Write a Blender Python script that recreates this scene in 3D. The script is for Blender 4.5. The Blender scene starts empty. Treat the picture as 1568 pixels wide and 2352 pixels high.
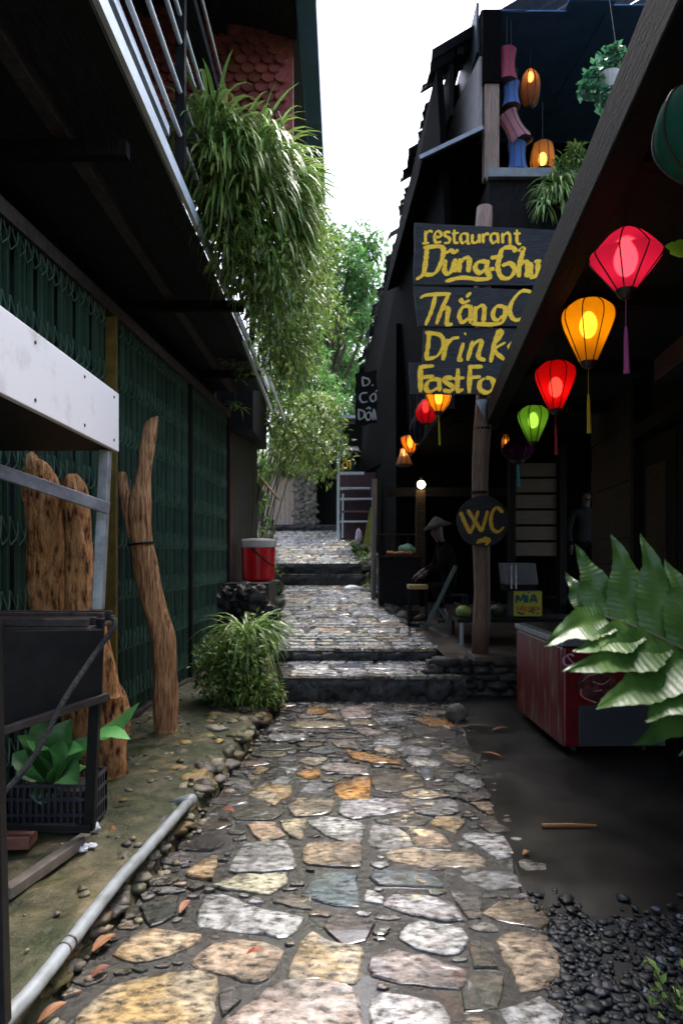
import bpy, bmesh, math, random
import numpy as np
from mathutils import Vector, Matrix, noise as mnoise
random.seed(7); rng = np.random.default_rng(11)
C = bpy.context.scene.collection
sc = bpy.context.scene
R = math.radians

# ---------------------------------------------------------------- camera, sky, sun, exposure
EYE = 1.56; FP = 1568.0; CX = 784.0; HZ = 1275.0
cam_d = bpy.data.cameras.new('camera'); cam = bpy.data.objects.new('camera', cam_d); C.objects.link(cam)
cam.location = (0, 0, EYE); cam.rotation_euler = (R(90), 0, 0)
cam_d.sensor_fit = 'VERTICAL'; cam_d.sensor_height = 36.0; cam_d.lens = 24.0
cam_d.shift_y = 99.0/2352.0; cam_d.clip_start = .05; cam_d.clip_end = 2000
cam_d.dof.use_dof = True; cam_d.dof.focus_distance = 3.4; cam_d.dof.aperture_fstop = 3.5
sc.camera = cam
w = bpy.data.worlds.new("World"); sc.world = w; w.use_nodes = True
nt = w.node_tree; nt.nodes.clear()
sky = nt.nodes.new('ShaderNodeTexSky'); sky.sky_type = 'NISHITA'; sky.sun_disc = False
sky.sun_elevation = R(62); sky.sun_rotation = R(20); sky.air_density = 1.0; sky.dust_density = 4.0
hs = nt.nodes.new('ShaderNodeHueSaturation'); hs.inputs['Saturation'].default_value = .85
bg = nt.nodes.new('ShaderNodeBackground'); bg.inputs['Strength'].default_value = .15
wo = nt.nodes.new('ShaderNodeOutputWorld')
nt.links.new(sky.outputs[0], hs.inputs['Color']); nt.links.new(hs.outputs[0], bg.inputs['Color']); nt.links.new(bg.outputs[0], wo.inputs[0])
sl = bpy.data.lights.new('sun', 'SUN'); sl.energy = 1.5; sl.angle = R(25); sl.color = (1, .97, .92)
so = bpy.data.objects.new('sun', sl); C.objects.link(so)
so.rotation_euler = (R(28), 0, R(160))
sc.view_settings.view_transform = 'Standard'; sc.view_settings.look = 'None'
sc.view_settings.exposure = 2.12; sc.view_settings.gamma = 1.0
sc.render.engine = 'CYCLES'
sc.cycles.use_denoising = True; sc.cycles.max_bounces = 8; sc.cycles.diffuse_bounces = 4
sc.cycles.transparent_max_bounces = 8; sc.cycles.sample_clamp_indirect = 6.0
sc.cycles.caustics_reflective = False; sc.cycles.caustics_refractive = False

# ---------------------------------------------------------------- helpers
def at(px, py, d):
    return Vector(((px-CX)/FP*d, d, EYE-(py-HZ)/FP*d))
def gp(px, py, z=0.0):
    d = (EYE-z)*FP/(py-HZ)
    return at(px, py, d)

def mat(name, c1, c2=None, rough=.6, scale=8.0, stretch=(1,1,1), bump=.25, metal=0.0, spec=.5, detail=6.0,
        contrast=(.35,.65), rough2=None, transl=0.0, attr=None, emit=None, dist=.02, c3=None):
    m = bpy.data.materials.new(name); m.use_nodes = True
    n = m.node_tree.nodes; l = m.node_tree.links
    b = n['Principled BSDF']; out = n['Material Output']
    c2 = c2 or tuple(x*.6 for x in c1)
    tc = n.new('ShaderNodeTexCoord'); mp = n.new('ShaderNodeMapping')
    mp.inputs['Scale'].default_value = stretch
    l.new(tc.outputs['Object'], mp.inputs['Vector'])
    nz = n.new('ShaderNodeTexNoise'); nz.inputs['Scale'].default_value = scale; nz.inputs['Detail'].default_value = detail
    nz.inputs['Roughness'].default_value = .62
    l.new(mp.outputs[0], nz.inputs['Vector'])
    cr = n.new('ShaderNodeValToRGB')
    e = cr.color_ramp.elements
    e[0].position, e[1].position = contrast
    e[0].color = (*c1, 1); e[1].color = (*c2, 1)
    if c3:
        k = e.new((contrast[0]+contrast[1])/2); k.color = (*c3, 1)
    l.new(nz.outputs['Fac'], cr.inputs[0])
    col = cr.outputs[0]
    if attr:
        a = n.new('ShaderNodeAttribute'); a.attribute_name = attr
        mx = n.new('ShaderNodeMix'); mx.data_type = 'RGBA'; mx.blend_type = 'MULTIPLY'; mx.inputs[0].default_value = 1
        l.new(col, mx.inputs[6]); l.new(a.outputs['Color'], mx.inputs[7]); col = mx.outputs[2]
    l.new(col, b.inputs['Base Color'])
    b.inputs['Roughness'].default_value = rough; b.inputs['Metallic'].default_value = metal
    b.inputs['Specular IOR Level'].default_value = spec
    if rough2 is not None:
        nz2 = n.new('ShaderNodeTexNoise'); nz2.inputs['Scale'].default_value = scale*.35; nz2.inputs['Detail'].default_value = 4
        l.new(tc.outputs['Object'], nz2.inputs['Vector'])
        mr = n.new('ShaderNodeMapRange'); mr.inputs[1].default_value = .38; mr.inputs[2].default_value = .62
        mr.inputs[3].default_value = rough; mr.inputs[4].default_value = rough2
        l.new(nz2.outputs['Fac'], mr.inputs[0]); l.new(mr.outputs[0], b.inputs['Roughness'])
    if bump:
        bp = n.new('ShaderNodeBump'); bp.inputs['Strength'].default_value = bump; bp.inputs['Distance'].default_value = dist
        l.new(nz.outputs['Fac'], bp.inputs['Height']); l.new(bp.outputs[0], b.inputs['Normal'])
    if emit:
        b.inputs['Emission Color'].default_value = (*emit[:3], 1); b.inputs['Emission Strength'].default_value = emit[3]
    if transl:
        t = n.new('ShaderNodeBsdfTranslucent'); l.new(col, t.inputs['Color'])
        ms = n.new('ShaderNodeMixShader'); ms.inputs[0].default_value = transl
        l.new(b.outputs[0], ms.inputs[1]); l.new(t.outputs[0], ms.inputs[2]); l.new(ms.outputs[0], out.inputs['Surface'])
    return m

def emat(name, c, s):
    m = bpy.data.materials.new(name); m.use_nodes = True
    n = m.node_tree.nodes; b = n['Principled BSDF']
    b.inputs['Base Color'].default_value = (*c, 1); b.inputs['Emission Color'].default_value = (*c, 1)
    b.inputs['Emission Strength'].default_value = s
    return m

def fabric(name, c, through=.12):
    """thin lantern cloth: lets lamp light scatter through"""
    m = bpy.data.materials.new(name); m.use_nodes = True
    n = m.node_tree.nodes; l = m.node_tree.links; out = n['Material Output']; b = n['Principled BSDF']
    tc = n.new('ShaderNodeTexCoord'); nz = n.new('ShaderNodeTexNoise'); nz.inputs['Scale'].default_value = 25
    l.new(tc.outputs['Object'], nz.inputs['Vector'])
    mx = n.new('ShaderNodeMix'); mx.data_type = 'RGBA'
    mx.inputs[6].default_value = (*c, 1); mx.inputs[7].default_value = (*[x*.75 for x in c], 1)
    l.new(nz.outputs['Fac'], mx.inputs[0])
    l.new(mx.outputs[2], b.inputs['Base Color']); b.inputs['Roughness'].default_value = .75
    t = n.new('ShaderNodeBsdfTranslucent'); l.new(mx.outputs[2], t.inputs['Color'])
    tr = n.new('ShaderNodeBsdfRefraction'); tr.inputs['Roughness'].default_value = .42; tr.inputs['IOR'].default_value = 1.12; tr.inputs['Color'].default_value = (*[min(1, x*1.15+.05) for x in c], 1)
    m1 = n.new('ShaderNodeMixShader'); m1.inputs[0].default_value = .7
    m2 = n.new('ShaderNodeMixShader'); m2.inputs[0].default_value = through
    l.new(b.outputs[0], m1.inputs[1]); l.new(t.outputs[0], m1.inputs[2])
    l.new(m1.outputs[0], m2.inputs[1]); l.new(tr.outputs[0], m2.inputs[2]); l.new(m2.outputs[0], out.inputs['Surface'])
    return m

class MB:
    """collects shapes and links them as ONE mesh object"""
    def __init__(s): s.v = []; s.f = []; s.mi = []; s.tint = []; s.cur = 0; s.t = (1, 1, 1)
    def vert(s, p): s.v.append(tuple(p)); s.tint.append(s.t); return len(s.v)-1
    def face(s, ids): s.f.append(tuple(ids)); s.mi.append(s.cur)
    def poly(s, pts):
        s.face([s.vert(p) for p in pts])
    def box(s, lo, hi):
        x0, y0, z0 = lo; x1, y1, z1 = hi
        i = [s.vert(p) for p in ((x0,y0,z0),(x1,y0,z0),(x1,y1,z0),(x0,y1,z0),(x0,y0,z1),(x1,y0,z1),(x1,y1,z1),(x0,y1,z1))]
        for q in ((0,3,2,1),(4,5,6,7),(0,1,5,4),(1,2,6,5),(2,3,7,6),(3,0,4,7)): s.face([i[k] for k in q])
    def hexa(s, b, t):
        """b, t: four bottom and four top corners in order"""
        i = [s.vert(p) for p in list(b)+list(t)]
        for q in ((0,3,2,1),(4,5,6,7),(0,1,5,4),(1,2,6,5),(2,3,7,6),(3,0,4,7)): s.face([i[k] for k in q])
    def beam(s, a, b, wd, ht, up=(0,0,1), ext=0):
        a = Vector(a); b = Vector(b); d = (b-a).normalized(); a = a-d*ext; b = b+d*ext
        u = Vector(up)
        if abs(d.dot(u)) > .95: u = Vector((0,1,0))
        sx = d.cross(u).normalized()*(wd/2); sz = sx.cross(d).normalized()*(ht/2)
        s.hexa([a-sx-sz, a+sx-sz, b+sx-sz, b-sx-sz], [a-sx+sz, a+sx+sz, b+sx+sz, b-sx+sz])
    def tube(s, pts, r, n=8, cap=True):
        pts = [Vector(p) for p in pts]; rr = r if isinstance(r, (list, tuple)) else [r]*len(pts)
        rings = []; prev = None
        for k, p in enumerate(pts):
            d = (pts[min(k+1, len(pts)-1)]-pts[max(k-1, 0)]).normalized()
            u = prev if prev is not None else (Vector((0,0,1)) if abs(d.z) < .9 else Vector((1,0,0)))
            sx = d.cross(u).normalized(); u = sx.cross(d).normalized(); prev = u
            rings.append([s.vert(p+(sx*math.cos(2*math.pi*j/n)+u*math.sin(2*math.pi*j/n))*rr[k]) for j in range(n)])
        for a, b in zip(rings, rings[1:]):
            for j in range(n): s.face((a[j], a[(j+1) % n], b[(j+1) % n], b[j]))
        if cap: s.face(rings[0][::-1]); s.face(rings[-1])
    def lathe(s, c, prof, n=20, ax=None, wob=0, cap=True):
        """prof: (radius, height) from c along ax"""
        c = Vector(c); M = Matrix.Identity(3) if ax is None else Vector((0,0,1)).rotation_difference(Vector(ax)).to_matrix()
        rings = []
        for r, h in prof:
            rings.append([s.vert(c+M @ Vector((r*(1+wob*math.cos(8*2*math.pi*j/n))*math.cos(2*math.pi*j/n), r*(1+wob*math.cos(8*2*math.pi*j/n))*math.sin(2*math.pi*j/n), h))) for j in range(n)])
        for a, b in zip(rings, rings[1:]):
            for j in range(n): s.face((a[j], a[(j+1) % n], b[(j+1) % n], b[j]))
        if cap: s.face(rings[0][::-1]); s.face(rings[-1])
    def blob(s, c, r, n=10, m=7, jit=.12, sc3=(1,1,1)):
        c = Vector(c); ph = random.random()*50; rows = []
        for i in range(m+1):
            th = math.pi*i/m; row = []
            for j in range(n):
                a = 2*math.pi*j/n
                d = Vector((math.sin(th)*math.cos(a), math.sin(th)*math.sin(a), math.cos(th)))
                k = 1+jit*1.7*mnoise.noise(d*1.3+Vector((ph, 0, 0)))+jit*.9*mnoise.noise(d*3.1+Vector((0, ph, 0)))
                row.append(s.vert(c+Vector((d.x*sc3[0], d.y*sc3[1], d.z*sc3[2]))*(r*k)))
            rows.append(row)
        for a, b in zip(rows, rows[1:]):
            for j in range(n): s.face((a[j], b[j], b[(j+1) % n], a[(j+1) % n]))
    def ribbon(s, pts, wd, nrm, off=.0, jit=.12):
        """a painted brush stroke lying in the plane of normal nrm"""
        P = smooth(pts, 5); nrm = Vector(nrm).normalized(); L = []; Rr = []
        for k, p in enumerate(P):
            d = (P[min(k+1, len(P)-1)]-P[max(k-1, 0)]).normalized(); sx = d.cross(nrm).normalized()
            ww = wd/2*(1+random.uniform(-jit, jit))*(.62+.62*abs(d.normalized().dot(Vector((.55, 0, -.83)))))
            if k in (0, len(P)-1): ww *= .6
            L.append(s.vert(p+sx*ww+nrm*off)); Rr.append(s.vert(p-sx*ww+nrm*off))
        for k in range(len(P)-1): s.face((L[k], L[k+1], Rr[k+1], Rr[k]))
    def strap(s, base, dirv, length, wd, droop, segs=5):
        """one arching strap leaf"""
        p = Vector(base); d = Vector(dirv).normalized(); st = length/segs
        side = d.cross(Vector((0,0,1)))
        if side.length < .05: side = Vector((random.uniform(-1,1), random.uniform(-1,1), 0))
        side.normalize(); prev = None
        for k in range(segs+1):
            t = k/segs; ww = wd*(.55+.9*t*(1-t)*2)*(1-t**4)*.5+.0005
            a = s.vert(p+side*ww); m = s.vert(p-Vector((0,0,wd*.12))); b = s.vert(p-side*ww)
            if prev: s.face((prev[0], a, m, prev[1])); s.face((prev[1], m, b, prev[2]))
            prev = (a, m, b)
            d = (d+Vector((0,0,-droop/segs))).normalized(); p = p+d*st
    def leaf(s, p, d, up, L, W):
        """a folded leaf blade"""
        d = Vector(d).normalized(); sd = d.cross(Vector(up))
        if sd.length < .01: sd = Vector((1,0,0))
        sd.normalize(); u = sd.cross(d)
        b = s.vert(p); t = s.vert(Vector(p)+d*L-u*L*.15); m = s.vert(Vector(p)+d*L*.5-u*W*.05)
        l = s.vert(Vector(p)+d*L*.42+sd*W*.5+u*W*.16); r = s.vert(Vector(p)+d*L*.42-sd*W*.5+u*W*.16)
        s.face((b, m, l)); s.face((l, m, t)); s.face((b, r, m)); s.face((r, t, m))
    def build(s, name, m, parent=None, smoothf=False, loc=None, bevel=0.0):
        org = Vector(loc) if loc is not None else (ORG[parent.name] if parent else Vector((0,0,0)))
        me = bpy.data.meshes.new(name)
        me.from_pydata([(v[0]-org.x, v[1]-org.y, v[2]-org.z) for v in s.v], [], s.f)
        ms = m if isinstance(m, (list, tuple)) else [m]
        for k in ms: me.materials.append(k)
        if len(ms) > 1: me.polygons.foreach_set('material_index', s.mi)
        at_ = me.attributes.new('tint', 'FLOAT_COLOR', 'POINT')
        at_.data.foreach_set('color', np.hstack([np.array(s.tint, dtype=float).reshape(-1,3), np.ones((len(s.v),1))]).ravel())
        if smoothf: me.polygons.foreach_set('use_smooth', [True]*len(me.polygons))
        me.update()
        o = bpy.data.objects.new(name, me); C.objects.link(o)
        if parent: o.parent = parent
        else: o.location = org
        ORG[o.name] = org
        if bevel:
            bm = o.modifiers.new('bevel', 'BEVEL'); bm.width = bevel; bm.segments = 2; bm.limit_method = 'ANGLE'
        return o
ORG = {}
def smooth(pts, n=5):
    P = [Vector(p) for p in pts]
    if len(P) < 3: return [P[0].lerp(P[-1], k/n) for k in range(n+1)]
    out = []
    Q = [P[0]*2-P[1]]+P+[P[-1]*2-P[-2]]
    for k in range(1, len(Q)-2):
        a, b, c, d = Q[k-1:k+3]
        for j in range(n):
            t = j/n
            out.append(.5*((2*b)+(c-a)*t+(2*a-5*b+4*c-d)*t*t+(3*b-a-3*c+d)*t**3))
    out.append(P[-1]); return out
def tag(o, label=None, cat=None, group=None, kind=None):
    if label: o['label'] = label
    if cat: o['category'] = cat
    if group: o['group'] = group
    if kind: o['kind'] = kind
    return o
def thing(name, label, cat, loc=(0,0,0), group=None):
    o = bpy.data.objects.new(name, None); C.objects.link(o); o.location = loc; o.empty_display_size = .1
    ORG[o.name] = Vector(loc)
    return tag(o, label, cat, group)
def struct(o): o['kind'] = 'structure'; return o
def nz(x, y=0, z=0, s=1): return mnoise.noise(Vector((x*s, y*s, z*s)))

# ---------------------------------------------------------------- materials
M_mortar = mat('wet mortar', (.011,.0105,.010), (.052,.047,.041), rough=.12, rough2=.40, scale=30, bump=.6, dist=.03, contrast=(.3,.75), detail=9)
M_stone = mat('wet paving stone', (.045,.042,.038), (.95,.95,.97), rough=.12, rough2=.30, scale=20, stretch=(1,1.6,1), bump=.6, dist=.025, attr='tint', contrast=(.365,.645), detail=15, c3=(.50,.49,.475))
M_dirt = mat('damp earth', (.020,.024,.012), (.17,.15,.10), rough=.8, rough2=.3, scale=7, bump=1.0, dist=.05, contrast=(.3,.72), c3=(.075,.08,.042), detail=10)
M_conc = mat('wet dark concrete', (.011,.0105,.009), (.026,.024,.020), rough=.3, rough2=.5, spec=.4, scale=5, bump=.15, dist=.01, detail=8)
M_terr = mat('terrace earth', (.035,.028,.02), (.09,.07,.05), rough=.5, rough2=.3, scale=6, bump=.4)
M_peb = mat('black pebble', (.008,.010,.013), (.024,.028,.034), rough=.5, scale=20, bump=.2, attr='tint', spec=.35)
M_rock = mat('rubble stone', (.018,.017,.015), (.10,.093,.08), rough=.6, scale=9, bump=.8, attr='tint')
M_riser = mat('mossy step stone', (.005,.005,.005), (.028,.027,.024), rough=.35, rough2=.6, scale=14, bump=.9)
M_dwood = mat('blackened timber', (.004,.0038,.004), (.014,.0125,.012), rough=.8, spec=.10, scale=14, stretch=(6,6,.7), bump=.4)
M_dwoody = mat('blackened timber along alley', (.007,.0085,.011), (.026,.030,.036), rough=.7, spec=.15, scale=14, stretch=(6,.7,6), bump=.4)
M_brown = mat('brown timber', (.10,.055,.035), (.22,.14,.10), rough=.6, scale=10, stretch=(7,7,.6), bump=.5)
M_plank = mat('pale weathered plank', (.36,.25,.18), (.66,.50,.40), rough=.75, scale=9, stretch=(9,9,.6), bump=.4)
M_wplank = mat('warm dark plank', (.016,.010,.006), (.045,.028,.016), rough=.7, spec=.1, scale=9, stretch=(.6,1,9), bump=.4)
M_log = mat('weathered orange driftwood', (.07,.022,.007), (.98,.52,.22), rough=.85, scale=10, stretch=(3.0,3.0,.8), bump=1.0, dist=.08, contrast=(.36,.62), c3=(.78,.34,.12), detail=10)
M_log2 = mat('stripped brown trunk', (.10,.038,.014), (.98,.54,.25), rough=.8, scale=9, stretch=(7,7,.5), bump=1.0, dist=.05, contrast=(.33,.64), c3=(.62,.29,.12), detail=8)
M_green = mat('green gate paint', (.030,.066,.042), (.060,.118,.076), rough=.4, scale=3, bump=.1, detail=8)
M_lgreen = mat('worn green lattice paint', (.04,.095,.06), (.13,.22,.155), rough=.35, scale=9, bump=.1)
M_yel = mat('yellow gate post paint', (.22,.15,.02), (.12,.08,.02), rough=.5, scale=8)
M_steel = mat('galvanised steel', (.30,.32,.35), (.50,.53,.57), rough=.38, metal=.7, scale=14, bump=.15, rough2=.55)
M_bsteel = mat('pale blue steel paint', (.58,.66,.74), (.74,.80,.86), rough=.4, metal=0.0, scale=6, bump=.1)
M_black = mat('black steel', (.006,.006,.0065), (.014,.013,.013), rough=.5, spec=.2, scale=10, bump=.15)
M_rust = mat('rusty black steel', (.02,.016,.015), (.07,.05,.045), rough=.5, scale=14, bump=.5)
M_white = mat('off white board', (.46,.44,.42), (.76,.76,.78), rough=.5, scale=3, bump=.08, detail=12, contrast=(.28,.47))
M_redtile = mat('red scalloped tile', (.26,.060,.055), (.40,.115,.10), rough=.7, scale=9, bump=.3, attr='tint')
M_blue = mat('dark blue fascia paint', (.02,.10,.24), (.03,.13,.32), rough=.45, scale=4, bump=.1)
M_hazeroof = mat('haze blue roof sheet', (.030,.085,.22), (.05,.13,.30), rough=.6, scale=4, bump=.3)  # blue here stands in for the haze over the upper roof
M_corr = mat('dark corrugated roofing', (.007,.011,.018), (.018,.024,.034), rough=.6, scale=10, bump=.3)
M_slate = mat('charcoal sign board', (.009,.010,.012), (.030,.032,.037), rough=.65, spec=.25, scale=8, stretch=(.8,1,7), bump=.4)
M_ypaint = mat('yellow brush paint', (.85,.42,.008), (1.0,.62,.02), rough=.65, scale=14, stretch=(1,1,4), bump=.3, contrast=(.36,.52), detail=10)
M_wpaint = mat('chalky white paint', (.35,.34,.34), (.65,.64,.62), rough=.7, scale=30)
M_red = mat('red cooler plastic', (.58,.002,.006), (.46,.002,.005), rough=.35, scale=4, bump=.03)
M_wplas = mat('white plastic', (.52,.49,.46), (.42,.40,.37), rough=.4, scale=4, bump=.02)
M_pvc = mat('grey plastic pipe', (.10,.11,.10), (.34,.38,.42), rough=.45, scale=7, bump=.2, contrast=(.28,.62), c3=(.25,.27,.28), detail=11)
M_frz = mat('faded red freezer enamel', (.17,.006,.008), (.07,.005,.008), rough=.3, scale=4, bump=.05, contrast=(.3,.7))
M_frzw = mat('peeling freezer side', (.16,.012,.014), (.20,.15,.10), rough=.45, scale=5, stretch=(3,3,.6), bump=.2, contrast=(.52,.62))
M_grille = mat('charcoal plastic', (.030,.034,.042), (.04,.045,.052), rough=.45, scale=5, bump=.03)
M_alum = mat('dull aluminium', (.15,.165,.18), (.22,.235,.25), rough=.4, metal=.6, scale=7)
M_glass = mat('murky lid glass', (.014,.015,.015), (.03,.03,.027), rough=.3, scale=4, bump=.02)
M_leaf = mat('leaf green', (.09,.18,.03), (.20,.31,.07), rough=.38, scale=6, bump=.1, transl=.35, attr='tint')
M_leaf2 = mat('tree leaf green', (.05,.16,.035), (.13,.30,.075), rough=.38, scale=6, bump=.1, transl=.4, attr='tint')
M_leafl = mat('bright strap leaf', (.10,.20,.045), (.26,.37,.12), rough=.33, scale=5, bump=.1, transl=.3, attr='tint')
M_leafd = mat('dark glossy leaf', (.05,.17,.045), (.10,.26,.085), rough=.34, scale=7, bump=.2, transl=.2, attr='tint')
M_stem = mat('green brown stem', (.05,.05,.02), (.09,.07,.03), rough=.6)
M_soil = mat('potting soil', (.015,.011,.008), (.03,.022,.015), rough=.9, scale=20)
M_fern = mat('glossy fern blade', (.022,.066,.010), (.060,.125,.022), rough=.42, spec=.5, scale=9, bump=.2, transl=.10, attr='tint')
M_brass = mat('dark lantern wire', (.02,.008,.008), (.03,.015,.012), rough=.5)
M_bamboo = mat('tan bamboo', (.42,.25,.10), (.55,.36,.17), rough=.5, scale=6)
M_dleaf = mat('dry fallen leaf', (.13,.065,.03), (.26,.15,.075), rough=.6, scale=14, attr='tint')
M_paper = mat('crumpled white paper', (.75,.76,.78), (.85,.85,.86), rough=.7, scale=20, bump=.3)
M_rope = mat('dark rope', (.02,.02,.021), (.05,.05,.052), rough=.9, scale=60, bump=.8)
M_cloth = mat('dark jacket cloth', (.003,.0027,.003), (.006,.0055,.0055), rough=.95, spec=.05, scale=20)
M_teal = mat('dark teal shirt cloth', (.001,.0055,.007), (.0015,.007,.009), rough=.9, scale=20)
M_skin = mat('skin', (.05,.025,.02), (.07,.035,.028), rough=.6, scale=6, bump=.05)
M_straw = mat('straw hat', (.007,.0055,.004), (.012,.009,.007), rough=.8, scale=30)
M_melon = mat('green melon rind', (.10,.16,.02), (.22,.30,.05), rough=.45, scale=12, bump=.2)
M_palec = mat('pale board', (.16,.135,.13), (.26,.225,.215), rough=.7, scale=8, stretch=(5,5,.7))
M_lime = mat('lime painted board', (.22,.25,.03), (.30,.33,.06), rough=.6)

M_shadeboard = mat('painted shade board', (.0012,.0012,.0013), (.004,.004,.0042), rough=.9, spec=.02, scale=14, stretch=(6,6,.7), bump=.4)  # darker copy of the blackened timber; deep shade is put into its colour

def earth():
    n = M_dirt.node_tree.nodes; l = M_dirt.node_tree.links; b = n['Principled BSDF']
    src = b.inputs['Base Color'].links[0].from_socket
    tc = n.new('ShaderNodeTexCoord'); a = n.new('ShaderNodeTexNoise'); a.inputs['Scale'].default_value = 2.1; a.inputs['Detail'].default_value = 6
    l.new(tc.outputs['Object'], a.inputs['Vector'])
    r = n.new('ShaderNodeValToRGB'); e = r.color_ramp.elements; e[0].position = .34; e[1].position = .66
    e[0].color = (.35, .55, .22, 1); e[1].color = (1.9, 1.55, 1.35, 1); k = e.new(.5); k.color = (.85, .82, .72, 1)
    l.new(a.outputs['Fac'], r.inputs[0])
    mx = n.new('ShaderNodeMix'); mx.data_type = 'RGBA'; mx.blend_type = 'MULTIPLY'; mx.inputs[0].default_value = 1
    l.new(src, mx.inputs[6]); l.new(r.outputs[0], mx.inputs[7]); l.new(mx.outputs[2], b.inputs['Base Color'])
earth()
for m_, c_, r_ in ((M_stone, .9, .10), (M_mortar, .7, .12), (M_riser, .05, .3)):
    b_ = m_.node_tree.nodes['Principled BSDF']; b_.inputs['Coat Weight'].default_value = c_; b_.inputs['Coat Roughness'].default_value = r_

M_eave = mat('blue black eave timber', (.003,.0038,.005), (.011,.013,.016), rough=.75, spec=.1, scale=14, stretch=(6,.7,6), bump=.5)
# ================================================================ SETTING
def gz(y):
    """height of the rising ground"""
    P = [(-40, 0), (7.3, 0), (8.3, .27), (13.1, .95), (13.5, 1.35), (19, 2.2), (30, 2.7), (60, 6), (140, 20), (420, 30)]
    for (a, za), (b, zb) in zip(P, P[1:]):
        if y <= b: return za+(zb-za)*(y-a)/(b-a)
    return P[-1][1]
g = MB()
ys = [-40, -10, 0, 3, 7.3, 8.3, 10, 13.1, 13.5, 16, 19, 24, 30, 45, 60, 100, 140, 420]; xs = [-300, -60, -20, -6, -2, 0, 2, 6, 20, 60, 300]
idx = [[g.vert((x, y, gz(y)-.14)) for x in xs] for y in ys]
for a, b in zip(idx, idx[1:]):
    for j in range(len(xs)-1): g.face((a[j], a[j+1], b[j+1], b[j]))
struct(g.build('ground', M_dirt))

# ---- path: edges (y, left x, right x)
EDGE = [(.4, -1.15, .55), (1.2, -1.08, .65), (2.27, -1.0, .75), (2.64, -.97, .81), (3.28, -.90, .95), (3.91, -.82, .99), (5.04, -.76, 1.11), (6.7, -.66, 1.22), (7.3, -.62, 1.28),
        (8.3, -.76, 1.20), (10, -.95, .86), (13.1, -1.26, .42), (13.5, -1.4, .33), (19, -1.95, .10), (25, -2.6, .1)]
def edges(y):
    for (a, l0, r0), (b, l1, r1) in zip(EDGE, EDGE[1:]):
        if y <= b:
            t = max(0, (y-a)/(b-a)); return l0+(l1-l0)*t, r0+(r1-r0)*t
    return EDGE[-1][1:]
def strip(m, y0, y1, z0, z1, n=10, thick=.3, lx=0, rx=0, mi=0):
    rows = []
    for k in range(n+1):
        t = k/n; y = y0+(y1-y0)*t; l, r = edges(y); l -= lx; r += rx; z = z0+(z1-z0)*t
        rows.append([m.vert((l+(r-l)*j/12, y, z+(nz(l+(r-l)*j/12, y, 3, 2.2)*.012 if 0 < k < n else 0))) for j in range(13)])
    m.cur = mi
    for a, b in zip(rows, rows[1:]):
        for j in range(12): m.face((a[j], a[j+1], b[j+1], b[j]))
    m.cur = 1
    # front riser face and side skirts
    f = [m.vert((m.v[i][0]+0, y0+random.uniform(-.015, .015), m.v[i][2]-thick)) for i in rows[0]]
    for j in range(12): m.face((f[j], f[j+1], rows[0][j+1], rows[0][j]))
    for side in (0, 12):
        c = [m.vert((m.v[r[side]][0], m.v[r[side]][1], m.v[r[side]][2]-thick)) for r in rows]
        for k in range(n): m.face((c[k], c[k+1], rows[k+1][side], rows[k][side]))
    m.cur = 0
p = MB()
strip(p, .4, 7.32, 0, 0, 26, .1)
strip(p, 7.3, 8.34, .245, .27, 5, .3)
strip(p, 8.3, 13.14, .40, .976, 16, .3)
strip(p, 13.1, 13.43, 1.18, 1.19, 2, .4)
strip(p, 13.4, 19.04, 1.39, 2.23, 14, .4)
strip(p, 19.0, 25, 2.41, 2.5, 4, .4)
struct(p.build('path', [M_mortar, M_riser]))

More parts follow.
